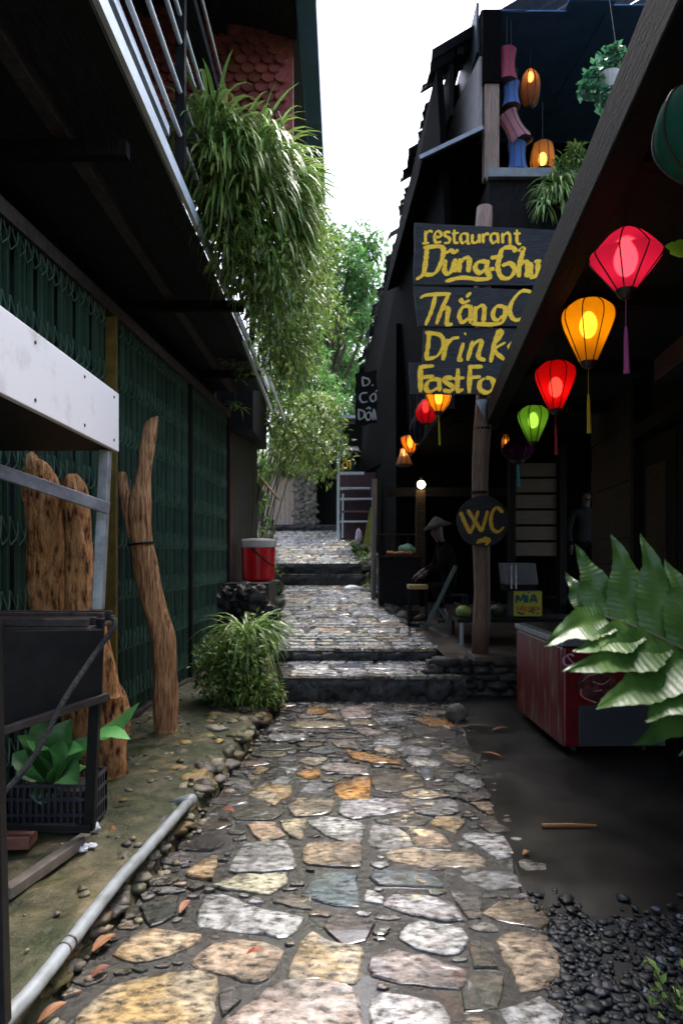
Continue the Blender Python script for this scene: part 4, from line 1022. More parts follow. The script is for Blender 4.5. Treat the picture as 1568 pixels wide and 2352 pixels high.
m = MB(); m.box((1.42, 8.38, tz-.05), (3.0, 9.1, tz-.002)); m.build('tabletop', M_black, t)
for x, y in ((1.46, 8.42), (2.94, 8.42), (1.46, 9.05), (2.94, 9.05)): m = MB(); m.box((x, y, .40), (x+.04, y+.04, tz-.052)); m.build('leg', M_steel if x < 2 and y < 8.6 else M_black, t)
for lab, px, py, r_, d in (('yellow green melon lying at the left end of the low table', 1064, 1410, 17, 8.55), ('round dark green melon between the post and the juice press', 1142, 1399, 19, 8.6)):
    c = at(px, py, d); rr = r_/FP*d; c.z = tz+rr*.8
    o = thing('melon', lab, 'melon', (c.x, c.y, tz), 'melons on the low table'); m = MB(); m.blob(c, rr, 14, 10, .05, (1.1, 1, .82)); m.build('rind', M_melon if px < 1100 else mat('dark melon rind', (.025,.04,.015), (.05,.075,.02), rough=.45), o, smoothf=True)
    m = MB(); m.tube([c+Vector((0, 0, rr*.75)), c+Vector((-.05, -.02, rr*1.05)), c+Vector((-.12, -.02, rr*1.15))], .006, 5); m.build('stem', M_stem, o)
# counter, food, bag, stool, board, crate
t = thing('shop_counter', 'dark wooden shop counter behind the grey corner post', 'counter', tuple(at(910, 1400, 11.2)))
a = at(868, 1345, 11.3); b = at(962, 1280, 11.3)
m = MB(); m.box((a.x, 11.0, .75), (b.x, 11.5, b.z)); m.build('cabinet', M_dwood, t)
m = MB(); m.box((a.x-.03, 10.95, b.z+.002), (b.x+.04, 11.55, b.z+.03)); m.build('countertop', M_wplank, t)
for k in range(4):
    m = MB(); x = a.x+.02+k*.16; m.box((x, 11.42, b.z+.035), (x+.025, 11.45, b.z+.36)); m.build('upright', M_dwood, t)
m = MB(); m.box((a.x, 11.40, b.z+.37), (b.x, 11.5, b.z+.40)); m.build('shelf', M_wplank, t)
t = thing('food_tray', 'tray of small orange pieces on the dark shop counter', 'food', (at(918, 1275, 11.1).x, 11.1, b.z+.031))
m = MB(); xa = at(888, 1275, 11.1).x; xb = at(950, 1275, 11.1).x; m.box((xa, 11.0, b.z+.031), (xb, 11.3, b.z+.045)); m.build('tray', M_black, t)
m = MB()
for k in range(60): m.blob((random.uniform(xa+.02, xb-.02), random.uniform(11.0, 11.25), b.z+.055+random.uniform(0, .03)), random.uniform(.014, .024), 7, 5)
m.build('pieces', mat('orange snack', (.55,.18,.05), (.40,.12,.04), rough=.5), t, smoothf=True)
t = thing('plastic_bag', 'crumpled pale green bag lying behind the orange food tray', 'bag', (at(933, 1258, 11.35).x, 11.35, b.z+.031))
m = MB(); m.blob((at(933, 1258, 11.35).x, 11.33, b.z+.13), .12, 14, 9, .25, (1.2, .7, .75)); m.build('bag_body', mat('pale green film', (.12,.30,.20), (.2,.34,.16), rough=.4, scale=9, bump=.6), t, smoothf=True)
t = thing('low_stool', 'small dark stool with a yellowish chopping top before the seated person', 'stool', tuple(at(958, 1425, 9.6)))
a = at(937, 1353, 9.6); b = at(981, 1343, 9.6); fz = at(958, 1428, 9.6).z
m = MB(); m.box((a.x, 9.5, a.z), (b.x, 9.8, b.z)); m.build('top', mat('chopping wood', (.26,.17,.06), (.34,.22,.08), rough=.6), t, bevel=.008)
for x in (a.x+.01, b.x-.04):
    for y in (9.52, 9.75): m = MB(); m.box((x, y, fz), (x+.03, y+.03, a.z-.002)); m.build('leg', M_dwood, t)
t = thing('wooden_crate', 'small open wooden crate on the floor under the stool', 'crate', tuple(at(955, 1428, 9.9)))
a = at(936, 1428, 9.9); b = at(972, 1400, 9.9)
for k in range(2): m = MB(); m.box((a.x, 9.88, a.z+.01+k*.09), (b.x, 9.9, a.z+.07+k*.09)); m.build('slat', M_wplank, t)
m = MB(); m.box((a.x, 9.905, a.z), (b.x, 10.1, a.z+.17)); m.build('box', M_dwood, t)
t = thing('folding_trestle', 'grey green folding trestle frame leaning in the shop front', 'trestle', tuple(at(985, 1432, 9.3)))
mg = mat('grey green steel', (.05,.07,.065), (.07,.095,.085), rough=.5)
m = MB(); m.beam(at(1046, 1300, 9.3), at(982, 1432, 9.3), .05, .035, up=(0,1,0)); m.build('leg', mg, t)
m = MB(); m.beam(at(1003, 1392, 9.36), at(1032, 1434, 9.36), .03, .03, up=(0,1,0)); m.build('leg', mg, t)
m = MB(); m.beam(at(975, 1434, 9.33), at(1035, 1434, 9.33), .03, .03); m.build('foot_bar', mg, t)
# ================================================================ PEOPLE (deep in the dark shop)
def skin_person(name, label, base, J, E, Rr, zones, root):
    """one continuous skinned body; zones(center) -> material slot"""
    t = thing(name, label, 'person', base)
    names = list(J); idx = {n: i for i, n in enumerate(names)}
    me = bpy.data.meshes.new('skeleton'); me.from_pydata([J[n] for n in names], [(idx[a], idx[b]) for a, b in E], [])
    o = bpy.data.objects.new('skeleton', me); C.objects.link(o)
    sk = o.modifiers.new('skin', 'SKIN'); sk.use_smooth_shade = True
    for i, n in enumerate(names):
        r_ = Rr[n]; me.skin_vertices[0].data[i].radius = r_ if isinstance(r_, tuple) else (r_, r_)
        me.skin_vertices[0].data[i].use_root = (n == root)
    sb = o.modifiers.new('sub', 'SUBSURF'); sb.levels = 2; sb.render_levels = 2
    dg = bpy.context.evaluated_depsgraph_get(); dg.update()
    nm = bpy.data.meshes.new_from_object(o.evaluated_get(dg))
    bpy.data.objects.remove(o)
    nm.name = 'body'
    nm.materials.clear()
    for k in (M_skin, M_cloth, M_teal): nm.materials.append(k)
    for p_ in nm.polygons: p_.material_index = zones(p_.center); p_.use_smooth = True
    b = bpy.data.objects.new('body', nm); C.objects.link(b); b.parent = t; ORG[b.name] = Vector(base)
    return t
def fingers(J, E, Rr, pre, wrist, palm, d, up, curl=.5):
    """palm plus five unequal bent fingers"""
    d = Vector(d).normalized(); up = Vector(up).normalized(); sd = d.cross(up).normalized()
    J[pre+'palm'] = tuple(Vector(palm)); E.append((wrist, pre+'palm')); Rr[pre+'palm'] = (.034, .018)
    for k, (ln, off) in enumerate(((.062, -.03), (.074, -.011), (.078, .010), (.064, .03), (.05, -.045))):
        th = k == 4
        a = Vector(palm)+sd*off+d*(.03 if not th else -.01); b_ = a+(d*(.55)-up*.1*curl+(sd*-.6 if th else sd*0))*ln; c_ = b_+(d*.45-up*curl)*ln*.8
        for nme, q, r_ in (('a', a, .010), ('b', b_, .009), ('c', c_, .007)): J[pre+str(k)+nme] = tuple(q); Rr[pre+str(k)+nme] = r_
        E += [(pre+'palm', pre+str(k)+'a'), (pre+str(k)+'a', pre+str(k)+'b'), (pre+str(k)+'b', pre+str(k)+'c')]
def body(J, E, Rr, spec, edges_):
    for n, (p_, r_) in spec.items(): J[n] = p_; Rr[n] = r_
    E += edges_
base = at(1030, 1430, 9.6); 
J, E, Rr = {}, [], {}
body(J, E, Rr, {
 'pelvis': ((.06,.05,.50),(.16,.13)), 'waist': ((.02,.04,.68),(.14,.11)), 'chest': ((-.05,.02,.92),(.17,.12)), 'neckb': ((-.10,.0,1.10),(.085,.07)), 'neck': ((-.13,-.01,1.17),.05),
 'jaw': ((-.165,-.015,1.24),.075), 'head': ((-.165,-.012,1.32),(.088,.082)), 'crown': ((-.155,-.01,1.39),.06), 'nose': ((-.265,-.03,1.27),.012),
 'shl': ((-.06,-.20,1.05),.07), 'ell': ((-.16,-.26,.80),.048), 'wrl': ((-.34,-.16,.70),.032), 'shr': ((-.08,.20,1.05),.07), 'elr': ((-.18,.24,.80),.048), 'wrr': ((-.36,.08,.72),.032),
 'hpl': ((-.02,-.11,.47),.095), 'knl': ((-.26,-.16,.50),.065), 'anl': ((-.06,-.20,.08),.042), 'tol': ((-.20,-.22,.03),.034),
 'hpr': ((-.02,.13,.47),.095), 'knr': ((-.36,.16,.50),.065), 'anr': ((-.34,.16,.08),.042), 'tor': ((-.48,.16,.03),.034)},
 [('pelvis','waist'),('waist','chest'),('chest','neckb'),('neckb','neck'),('neck','jaw'),('jaw','head'),('head','crown'),('jaw','nose'),
  ('chest','shl'),('shl','ell'),('ell','wrl'),('chest','shr'),('shr','elr'),('elr','wrr'),('pelvis','hpl'),('hpl','knl'),('knl','anl'),('anl','tol'),('pelvis','hpr'),('hpr','knr'),('knr','anr'),('anr','tor')])
fingers(J, E, Rr, 'L', 'wrl', (-.40,-.13,.66), (-1,.2,-.5), (0,0,1))
fingers(J, E, Rr, 'R', 'wrr', (-.42,.06,.68), (-1,-.1,-.5), (0,0,1))
def zn(c): return 0 if (c.z > 1.14 or (c.x < -.325 and .55 < c.z < .76) or (c.z < .22)) else 1
pp = skin_person('person', 'person in dark jacket and pale straw hat sitting bent over a low stool, bare feet', tuple(base), J, E, Rr, zn, 'pelvis')
m = MB(); c = base+Vector((-.165,-.012,1.37)); m.lathe(c, [(.20, -.03), (.205, -.022), (.12, .035), (.05, .10), (.008, .125)], 24, ax=(-.25, -.05, 1)); m.build('hat', M_straw, pp, smoothf=True)
t = thing('plastic_stool', 'small dark stool under the seated person', 'stool', (base.x+.07, base.y+.05, base.z))
m = MB(); m.box((base.x-.11, base.y-.12, base.z+.37), (base.x+.25, base.y+.22, base.z+.395)); m.build('seat', M_black, t)
for sx, sy in ((-.1,-.1),(.22,-.1),(-.1,.18),(.22,.18)): m = MB(); m.box((base.x+sx, base.y+sy, base.z), (base.x+sx+.03, base.y+sy+.03, base.z+.368)); m.build('leg', M_black, t)
m = MB(); m.box((3.4, 8.6, .2), (5.6, 11.8, .86)); m.build('interior_step', M_dwood, W)
base = Vector((3.86, 10.8, .86))
J, E, Rr = {}, [], {}
body(J, E, Rr, {
 'pelvis': ((0,0,.92),(.15,.11)), 'waist': ((0,0,1.08),(.13,.10)), 'chest': ((0,.01,1.28),(.165,.11)), 'neckb': ((0,.01,1.43),(.07,.06)), 'neck': ((0,0,1.49),.05),
 'jaw': ((0,-.012,1.56),.072), 'head': ((0,0,1.64),(.08,.088)), 'crown': ((0,.01,1.70),.058), 'nose': ((-.02,-.108,1.60),.011),
 'shl': ((-.19,.01,1.38),.062), 'ell': ((-.25,.04,1.10),.044), 'wrl': ((-.24,-.03,.86),.03), 'shr': ((.19,.01,1.38),.062), 'elr': ((.25,.04,1.10),.044), 'wrr': ((.24,-.02,.86),.03),
 'hpl': ((-.09,0,.86),.09), 'knl': ((-.10,-.01,.48),.06), 'anl': ((-.10,.02,.07),.042), 'tol': ((-.11,-.13,.03),.036),
 'hpr': ((.09,0,.86),.09), 'knr': ((.10,-.01,.48),.06), 'anr': ((.10,.02,.07),.042), 'tor': ((.11,-.13,.03),.036)},
 [('pelvis','waist'),('waist','chest'),('chest','neckb'),('neckb','neck'),('neck','jaw'),('jaw','head'),('head','crown'),('head','nose'),
  ('chest','shl'),('shl','ell'),('ell','wrl'),('chest','shr'),('shr','elr'),('elr','wrr'),('pelvis','hpl'),('hpl','knl'),('knl','anl'),('anl','tol'),('pelvis','hpr'),('hpr','knr'),('knr','anr'),('anr','tor')])
fingers(J, E, Rr, 'L', 'wrl', (-.24,-.04,.80), (0,-.1,-1), (1,0,0), .3)
fingers(J, E, Rr, 'R', 'wrr', (.24,-.03,.80), (0,-.1,-1), (-1,0,0), .3)
def zn2(c): return 0 if (c.z > 1.46 or (c.z < .86 and abs(c.x) > .19)) else (2 if c.z > .92 else 1)
pp = skin_person('person', 'person in a dark teal shirt standing in the doorway shadow', tuple(base), J, E, Rr, zn2, 'pelvis')
m = MB(); m.blob(base+Vector((0, .022, 1.675)), .097, 14, 9, .03, (.95, 1.0, .88)); m.build('hair', M_cloth, pp, smoothf=True)

# ================================================================ FOOD STALL (near left)
F = thing('food_stall', 'black steel street stall with a white canopy board and grill tray on the left ledge', 'stall', (-1.6, 2.8, .12))
m = MB(); m.hexa([(-1.19, .6, 2.135), (-1.165, .6, 2.135), (-1.165, 3.58, 2.10), (-1.19, 3.58, 2.10)], [(-1.19, .6, 2.43), (-1.165, .6, 2.43), (-1.165, 3.58, 2.405), (-1.19, 3.58, 2.405)]); cb_ = m.build('canopy_board', M_white, F, bevel=.004)
m = MB()
for y in (.9, 1.8, 2.6, 3.1, 3.5):
    for z in (2.15, 2.37): m.lathe((-1.166, y, z-.0), [(.008, 0), (.007, .004)], 8, ax=(1, 0, 0))
m.build('screws', M_rust, cb_)
m = MB(); m.hexa([(-2.0, .6, 2.14), (-1.195, .6, 2.14), (-1.195, 3.57, 2.105), (-2.0, 3.57, 2.105)], [(-2.0, .6, 2.40), (-1.195, .6, 2.40), (-1.195, 3.57, 2.38), (-2.0, 3.57, 2.38)]); m.build('canopy_box', M_black, F)
a = at(243, 1034, 3.5); b = at(226, 1400, 3.5)
m = MB(); m.beam(a, b, .052, .052, up=(0,1,0)); m.build('post', M_steel, F, bevel=.004)
m = MB(); m.beam(at(250, 1168, 3.46), at(-60, 1062, 2.75), .018, .06); m.build('side_rail', M_steel, F, bevel=.003)
m = MB(); m.box((-2.0, 3.17, 1.205), (at(258, 1400, 3.5).x, 3.58, 1.225))
for y in (3.18, 3.27, 3.38, 3.50): m.box((-2.0, y, 1.226), (at(255, 1400, 3.5).x, y+.035, 1.262+.012*(y > 3.3)))
m.build('grill_tray', M_rust, F, bevel=.004)
m = MB(); q = [at(-60, 1452, 2.95), at(238, 1448, 3.2), at(234, 1612, 3.2), at(-60, 1700, 2.95)]
m.hexa([q[3], q[2], q[2]+Vector((-.05, .1, 0)), q[3]+Vector((-.05, .1, 0))], [q[0], q[1], q[1]+Vector((-.05, .1, 0)), q[0]+Vector((-.05, .1, 0))]); m.build('side_panel', M_black, F)
m = MB(); m.beam(at(250, 1598, 3.22), at(-60, 1700, 2.88), .035, .035); m.build('lower_rail', M_rust, F, bevel=.004)
m = MB(); m.beam(at(228, 1420, 3.3), at(206, 1905, 3.33), .05, .04, up=(0,1,0)); m.build('leg', M_black, F, bevel=.004)
m = MB(); m.beam(at(-20, 1420, 2.05), at(3, 2352, 2.02), .045, .045, up=(0,1,0)); m.build('leg', M_black, F, bevel=.004)
m = MB(); m.beam(at(-80, 1897, 3.3), at(207, 1901, 3.3), .03, .03); m.build('bottom_bar', M_steel if False else M_black, F, bevel=.004)
m = MB(); m.tube(smooth([at(258, 1415, 3.12), at(262, 1440, 3.1), at(220, 1500, 3.05), at(150, 1605, 2.9), at(80, 1735, 2.78), at(15, 1815, 2.7), at(-60, 1880, 2.6)], 14), .0125, 8)
o = m.build('rope', M_rope, smoothf=True, loc=at(150, 1605, 2.9)); tag(o, 'thick black rope slung diagonally from the corner of the food stall', 'rope')
m = MB(); a = gp(14, 2052, .16); b = gp(198, 1925, .16); m.beam(a, b, .055, .05); o = m.build('wooden_batten', mat('muddy batten', (.13,.11,.09), (.25,.20,.16), rough=.8, scale=12), loc=a, bevel=.005); tag(o, 'muddy wooden batten lying on the ledge under the stall leg', 'batten')
m = MB(); a = gp(-30, 1930, .18); b = gp(78, 1926, .18); m.beam(a, b, .12, .06); o = m.build('brick', mat('dirty red brick', (.16,.06,.04), (.24,.10,.07), rough=.9, scale=14, bump=.5), loc=a, bevel=.006); tag(o, 'dirty red brick lying under the bottom bar of the stall', 'brick')
for lab, px, py, r_ in (('crumpled white paper ball beside the foot of the stall leg', 220, 1906, .024), ('torn white paper scrap lying on the earth in front of the stall leg', 193, 1946, .030)):
    c = gp(px, py, .14); m = MB()
    if r_ > .025:
        for dx, dy in ((0, 0), (.035, .012), (-.035, .008), (.01, -.035)): m.blob(c+Vector((dx, dy, .004)), .020, 9, 6, .3, (1.2, 1, .6))
    else: m.blob(c+Vector((0, 0, .012)), r_, 10, 7, .22)
    o = m.build('paper_scrap', M_paper, loc=c); tag(o, lab, 'paper', 'white paper scraps on the ledge')

# crate with plant
CR = thing('plastic_crate', 'black slatted plastic crate holding a leafy plant under the stall', 'crate', (at(110, 1890, 3.6).x, 3.6, .13))
x0 = at(15, 1890, 3.5).x; x1 = at(200, 1890, 3.5).x
m = MB()
for y in (3.5, 3.78):
    for k in range(14):
        x = x0+(x1-x0)*k/13; m.box((x-.006, y-.006, .15), (x+.006, y+.006, .38))
    for z in (.14, .22, .30, .37): m.box((x0, y-.008, z), (x1, y+.008, z+.016))
for x in (x0, x1):
    for k in range(9):
        y = 3.5+.28*k/8; m.box((x-.006, y-.006, .15), (x+.006, y+.006, .38))
    for z in (.14, .22, .30, .37): m.box((x-.008, 3.5, z), (x+.008, 3.78, z+.016))
m.build('lattice', mat('black crate plastic', (.03,.03,.04), (.05,.05,.07), rough=.35), CR)
m = MB(); m.box((x0+.02, 3.52, .16), (x1-.02, 3.76, .34)); m.build('soil', M_soil, CR)

# ================================================================ LOGS
def log(name, label, rows, d0, d1, dr, m_, topf=None, lobes=None, rough=.12, parent=None, seg=26, pitf=1.0):
    t = parent or thing(name, label, 'driftwood log', tuple(at(rows[-1][0], rows[-1][1], d1)))
    m = MB(); P_ = [Vector((r[0], r[1], r[2])) for r in rows]; Q = smooth(P_, 7); rings = []; n = len(Q)
    for k, q in enumerate(Q):
        d = d0+(d1-d0)*k/(n-1); c = at(q.x, q.y, d); r_ = q.z/FP*d; row = []
        for j in range(seg):
            a = 2*math.pi*j/seg
            v = Vector((math.cos(a), math.sin(a)*dr, 0)); h = q.y*.012
            kk = 1+rough*1.6*nz(math.cos(a)*1.3, math.sin(a)*1.3, h*.6+len(rows))+pitf*rough*.8*nz(math.cos(a)*3.5, math.sin(a)*3.5, h*1.3)-pitf*rough*.9*max(0, nz(a*2.2, h*.35, 3)-.12)
            p_ = c+v*(r_*kk)
            if k < 3 and topf: p_.z += topf(math.cos(a))*(3-k)/3
            row.append(m.vert(p_))
        rings.append(row)
    for a, b in zip(rings, rings[1:]):
        for j in range(seg): m.face((a[j], a[(j+1) % seg], b[(j+1) % seg], b[j]))
    m.face(rings[0]); m.face(rings[-1][::-1])
    m.build('trunk' if not parent else 'branch', m_, t, smoothf=True); return t
lg1 = log('driftwood_log', 'thick pitted orange log standing behind the stall rail', [(64,1046,12),(78,1064,32),(90,1105,48),(95,1150,56),(101,1220,54),(106,1300,51),(108,1370,50),(130,1440,60),(170,1520,72),(205,1600,76),(226,1700,66),(236,1785,56)], 4.25, 4.45, .55, M_log, lambda c: .03*c, rough=.16)
log('', '', [(164,1088,14),(170,1110,27),(176,1160,31),(180,1230,31),(184,1300,33),(188,1370,35),(203,1450,42),(224,1520,42),(242,1600,38)], 4.20, 4.30, .8, M_log, None, parent=lg1, rough=.18)
lg2 = log('driftwood_log', 'slender forked brown trunk leaning against the green gate', [(348,964,15),(341,1010,17),(334,1060,15),(328,1100,17),(319,1165,28),(321,1210,26),(326,1250,25),(333,1290,26),(341,1330,26),(352,1380,26),(366,1425,28),(376,1462,30),(379,1500,29),(380,1550,29),(382,1620,29),(383,1680,26)], 5.45, 5.55, .8, M_log2, lambda c: .03*c, rough=.13)
log('', '', [(280,1084,9),(285,1112,12),(292,1145,15),(303,1190,18),(312,1235,16)], 5.5, 5.5, .8, M_log2, None, parent=lg2, rough=.12)
m = MB(); c = at(325, 1249, 5.48); m.tube([c+Vector((.098*math.cos(a), .085*math.sin(a), .012*math.cos(a))) for a in [2*math.pi*j/24 for j in range(25)]], .010, 6, cap=False); m.build('tie_wire', M_black, lg2)

# ================================================================ COOLER, PIPE, SMALL THINGS
c0 = at(588, 1334, 10.0); wR = 40/FP*10
t = thing('cooler_bucket', 'bright red cooler bucket with a white lid and black handle', 'cooler', tuple(c0))
h_ = 76/FP*10
m = MB(); m.lathe(c0+Vector((0, wR, .0)), [(wR*.90, 0), (wR*.94, .02), (wR*1.0, h_), (wR*.96, h_+.004)], 28); m.build('body', M_red, t, smoothf=False, bevel=0)
m = MB(); m.lathe(c0+Vector((0, wR, h_+.006)), [(wR*1.03, 0), (wR*1.05, .02), (wR*1.05, .10), (wR*.98, .125), (wR*.5, .135)], 28); m.build('lid', M_wplas, t)
m = MB(); a = c0+Vector((-.04, -.012, h_-.02)); m.tube(smooth([a, a+Vector((.06, -.03, -.06)), a+Vector((.18, -.02, -.17)), a+Vector((.29, .09, -.25))], 5), .013, 6); m.blob(a, .022, 8, 6, 0); m.build('handle', M_black, t)

pts = [(-60,2425),(10,2345),(75,2274),(138,2194),(182,2138),(226,2080),(269,2026),(313,1977),(357,1928),(400,1880),(434,1840)]
m = MB(); P_ = [gp(x, y, .165) for x, y in pts]; P_ = smooth(P_, 6)
t = thing('drain_pipe', 'long grey plastic drain pipe lying along the edge of the ledge', 'pipe', tuple(P_[20]))
m.tube([q+Vector((.004*nz(i*.5), 0, .003*nz(i*.9, 3))) for i, q in enumerate(P_)], .0265, 14); m.build('pipe_run', M_pvc, t, smoothf=True)
e = P_[-1]; m = MB(); m.tube([e-Vector((.02, .05, 0)), e+Vector((.012, .02, 0)), e+Vector((.005, .06, -.012)), e+Vector((-.05, .085, -.03)), e+Vector((-.13, .10, -.05))], [.032, .034, .033, .029, .018], 14); m.build('elbow', M_pvc, t, smoothf=True)
m = MB(); i = 19; q = P_[i]; dd = (P_[i+1]-P_[i]).normalized()
for s_ in (0, .045): m.tube([q+dd*s_, q+dd*(s_+.008)], .028, 14)
m.build('joint_ring', M_rust, t)
# fallen leaves and sticks
def fleaf(label, px, py, L_, W_, ang, tcol, z=.02, name='fallen_leaf', cat='leaf', grp='fallen leaves on the ground'):
    c = gp(px, py, z); m = MB(); m.t = tcol; d = Vector((math.cos(ang), math.sin(ang), .06)); s_ = Vector((-math.sin(ang), math.cos(ang), 0))
    N = 6; Lr = []; 
    for k in range(N+1):
        t_ = k/N; wv = W_/2*math.sin(math.pi*min(1, t_*.96+.04))**.8; p_ = c+d*(L_*(t_-.5))+Vector((0, 0, .012*math.sin(3*t_)))
        Lr.append((m.vert(p_+s_*wv+Vector((0, 0, .3*wv))), m.vert(p_), m.vert(p_-s_*wv+Vector((0, 0, .22*wv)))))
    for a, b in zip(Lr, Lr[1:]): m.face((a[0], b[0], b[1], a[1])); m.face((a[1], b[1], b[2], a[2]))
    o = m.build(name, M_dleaf, loc=c); tag(o, label, cat, grp)
fleaf('upright pinkish dry leaf beside the pipe near the grey stone', 425, 2082, .10, .035, 1.35, (1.5,1.1,1.1))
fleaf('tan dry leaf on the dark gutter left of the large ochre stone', 240, 2165, .12, .05, 1.1, (1.5,1.15,.9), .03)
fleaf('small red brown dry leaf below the tan leaf in the gutter', 232, 2232, .08, .035, .9, (.9,.5,.5))
fleaf('tan dry leaf by the bottom left corner of the path', 122, 2325, .11, .04, 1.0, (1.5,1.1,.9), .03)
fleaf('rust brown leaf lying on the oval tan stone', 587, 2188, .07, .03, .2, (1.3,.5,.35), .045)
fleaf('orange leaf at the border between path and concrete floor', 1208, 1960, .05, .03, .5, (1.5,.9,.3))
fleaf('orange curled leaf on the wet concrete before the freezer', 1128, 1733, .20, .03, -.9, (1.4,.8,.3), .03)
fleaf('faint brown leaf on the concrete beside the freezer corner', 1150, 1675, .16, .06, .2, (.9,.6,.3), .03)
fleaf('red brown leaf among the rubble beside the pipe elbow', 522, 1862, .10, .05, -.5, (1.2,.5,.35), .05)
fleaf('long brown stalk lying at the foot of the round stone', 1090, 1668, .32, .02, -.15, (.8,.6,.4), .03)
fleaf('yellow green fallen leaf on the earth ledge', 283, 1841, .09, .03, .25, (.9,1.3,.25), .14)
fleaf('small ochre leaf on the earth near the paper ball', 258, 1908, .04, .05, .3, (1.5,.9,.35), .14)
fleaf('rust leaf on the upper path near the second flight', 720, 1460, .17, .09, .1, (1.0,.45,.3), .48)
c = gp(1306, 1896, .024); m = MB(); m.tube([c+Vector((-.155, .0, 0)), c+Vector((0, .002, .003)), c+Vector((.155, 0, 0))], [.011, .010, .006], 7); o = m.build('stick', mat('orange peeled stick', (.42,.18,.05), (.30,.12,.03), rough=.6, scale=12), loc=c); tag(o, 'straight orange stick lying on the wet concrete floor', 'stick')
c = gp(1046, 1655, .0); m = MB(); m.t = (2.0, 2, 1.9); m.blob(c+Vector((0, 0, .075)), .10, 14, 9, .14, (1, .8, .9)); o = m.build('round_stone', M_rock, smoothf=True, loc=c); tag(o, 'pale rounded boulder at the right end of the lowest step', 'stone')
# litter on the second slope
c = at(808, 1352, 12.6); m = MB(); m.blob(c, .10, 10, 7, .3, (1.6, 1, .6)); o = m.build('paper_scrap', M_paper, loc=c); tag(o, 'white crumpled litter at the right end of the upper steps', 'paper', 'white paper scraps on the ledge')

# ================================================================ FAR END
t = thing('plank_fence', 'pale brown vertical plank fence at the top of the path', 'fence', (-1.8, 20.3, 2.4))
m = MB()
for k in range(7):
    x = -2.35+.135*k; z1 = 4.0+random.uniform(-.05, .05); m.hexa([(x, 20.3, 2.4), (x+.125, 20.3, 2.4), (x+.125, 20.33, 2.4), (x, 20.33, 2.4)], [(x, 20.3, z1), (x+.125, 20.3, z1), (x+.125, 20.33, z1), (x, 20.33, z1)])
m.build('planks', M_plank, t)
t = thing('stone_pillar', 'rough tapering rubble pillar beside the plank fence', 'pillar', (-1.1, 20.1, 2.4))
m = MB(); m.t = (3.2, 2.8, 2.5)
m.hexa([(-1.40, 19.9, 2.4), (-.76, 19.9, 2.4), (-.76, 20.4, 2.4), (-1.40, 20.4, 2.4)], [(-1.36, 19.92, 4.15), (-.70, 19.92, 4.15), (-.70, 20.4, 4.15), (-1.36, 20.4, 4.15)])
for k in range(60):
    z = random.uniform(2.45, 4.1); tt = random.uniform(2.2, 4.6); m.t = (tt, tt*.88, tt*.8); m.blob((random.uniform(-1.36, -.76), 19.89, z), random.uniform(.06, .11), 8, 6, .2, (1.4, .4, .8))
m.build('masonry', M_rock, t, smoothf=False)
t = thing('hillside_shed', 'dark overgrown shed with a black doorway at the head of the alley', 'shed', (-1, 22, 2.5))
m = MB(); m.box((-4, 21.5, 2.4), (-.75, 21.8, 4.8)); m.box((.05, 21.0, 2.4), (3, 21.3, 5.6)); m.box((-.75, 22.8, 2.4), (.05, 22.9, 4.9)); m.build('wall', M_dwood, t)
m = MB(); m.hexa([(-2.6, 19.3, 4.35), (.5, 19.3, 4.45), (.5, 23, 5.3), (-2.6, 23, 5.2)], [(-2.6, 19.3, 4.43), (.5, 19.3, 4.53), (.5, 23, 5.38), (-2.6, 23, 5.28)]); m.build('roof', M_corr, t)
m = MB(); m.box((-.72, 20.6, 2.45), (.0, 20.64, 4.2)); m.build('doorway', M_black, t)
m = MB(); m.box((-.02, 19.6, 2.3), (.06, 19.7, 4.6)); m.build('door_jamb', mat('yellowish timber', (.20,.17,.08), (.28,.24,.12), rough=.7), t)
m = MB(); m.beam((-.75, 19.8, 4.05), (.0, 19.8, 3.72), .05, .07); m.build('brace', M_brown, t)
t = thing('grey_hut', 'small grey hut with a pale tin roof showing above the shed', 'hut', (.3, 24, 2.6))
m = MB(); m.box((-.2, 24, 2.6), (2.4, 26, 6.3)); m.build('wall', mat('grey hut board', (.10,.10,.105), (.16,.16,.165), rough=.8), t)
m = MB(); m.box((-.45, 23.7, 6.32), (2.6, 26.3, 6.42)); m.build('roof', mat('pale tin', (.5,.55,.6), (.62,.67,.72), rough=.4), t)
t = thing('metal_staircase', 'open blue grey metal staircase climbing beside the timber house', 'staircase', (.35, 15, 1.9))
a = at(776, 1235, 15); 
m = MB(); m.beam(at(776, 1235, 15), at(777, 1040, 15), .06, .04, up=(0,1,0)); m.build('stringer', M_bsteel, t)
m = MB(); m.beam(at(786, 1235, 15.25), at(789, 1030, 15.6), .035, .04, up=(0,1,0)); m.build('stringer', M_bsteel, t)
for k, (y, xr) in enumerate(((1085, 836), (1120, 850), (1145, 860), (1174, 858), (1197, 856))):
    p_ = at(781, y, 15); m = MB(); q = at(xr, y, 15); m.box((p_.x, 15.0+.0*k, p_.z-.02), (q.x, 15.28, p_.z+.012)); m.build('tread', M_bsteel if k != 3 else mat('plum tread', (.12,.06,.08), (.16,.09,.11)), t)
m = MB(); p_ = at(781, 1240, 15.4); q = at(862, 1085, 15.4); m.box((p_.x, 15.4, p_.z), (q.x, 15.44, q.z)); m.build('back_panel', mat('plum board', (.045,.018,.028), (.06,.025,.035), rough=.6), t)
m = MB(); m.hexa([at(833, 1252, 13), at(856, 1252, 13), at(856, 1252, 13.04), at(833, 1252, 13.04)], [at(850, 1165, 13), at(857, 1165, 13), at(857, 1165, 13.04), at(850, 1165, 13.04)])
o = m.build('lime_board', M_lime, loc=at(845, 1252, 13)); tag(o, 'tapering lime green board leaning on the corner of the shop', 'board')
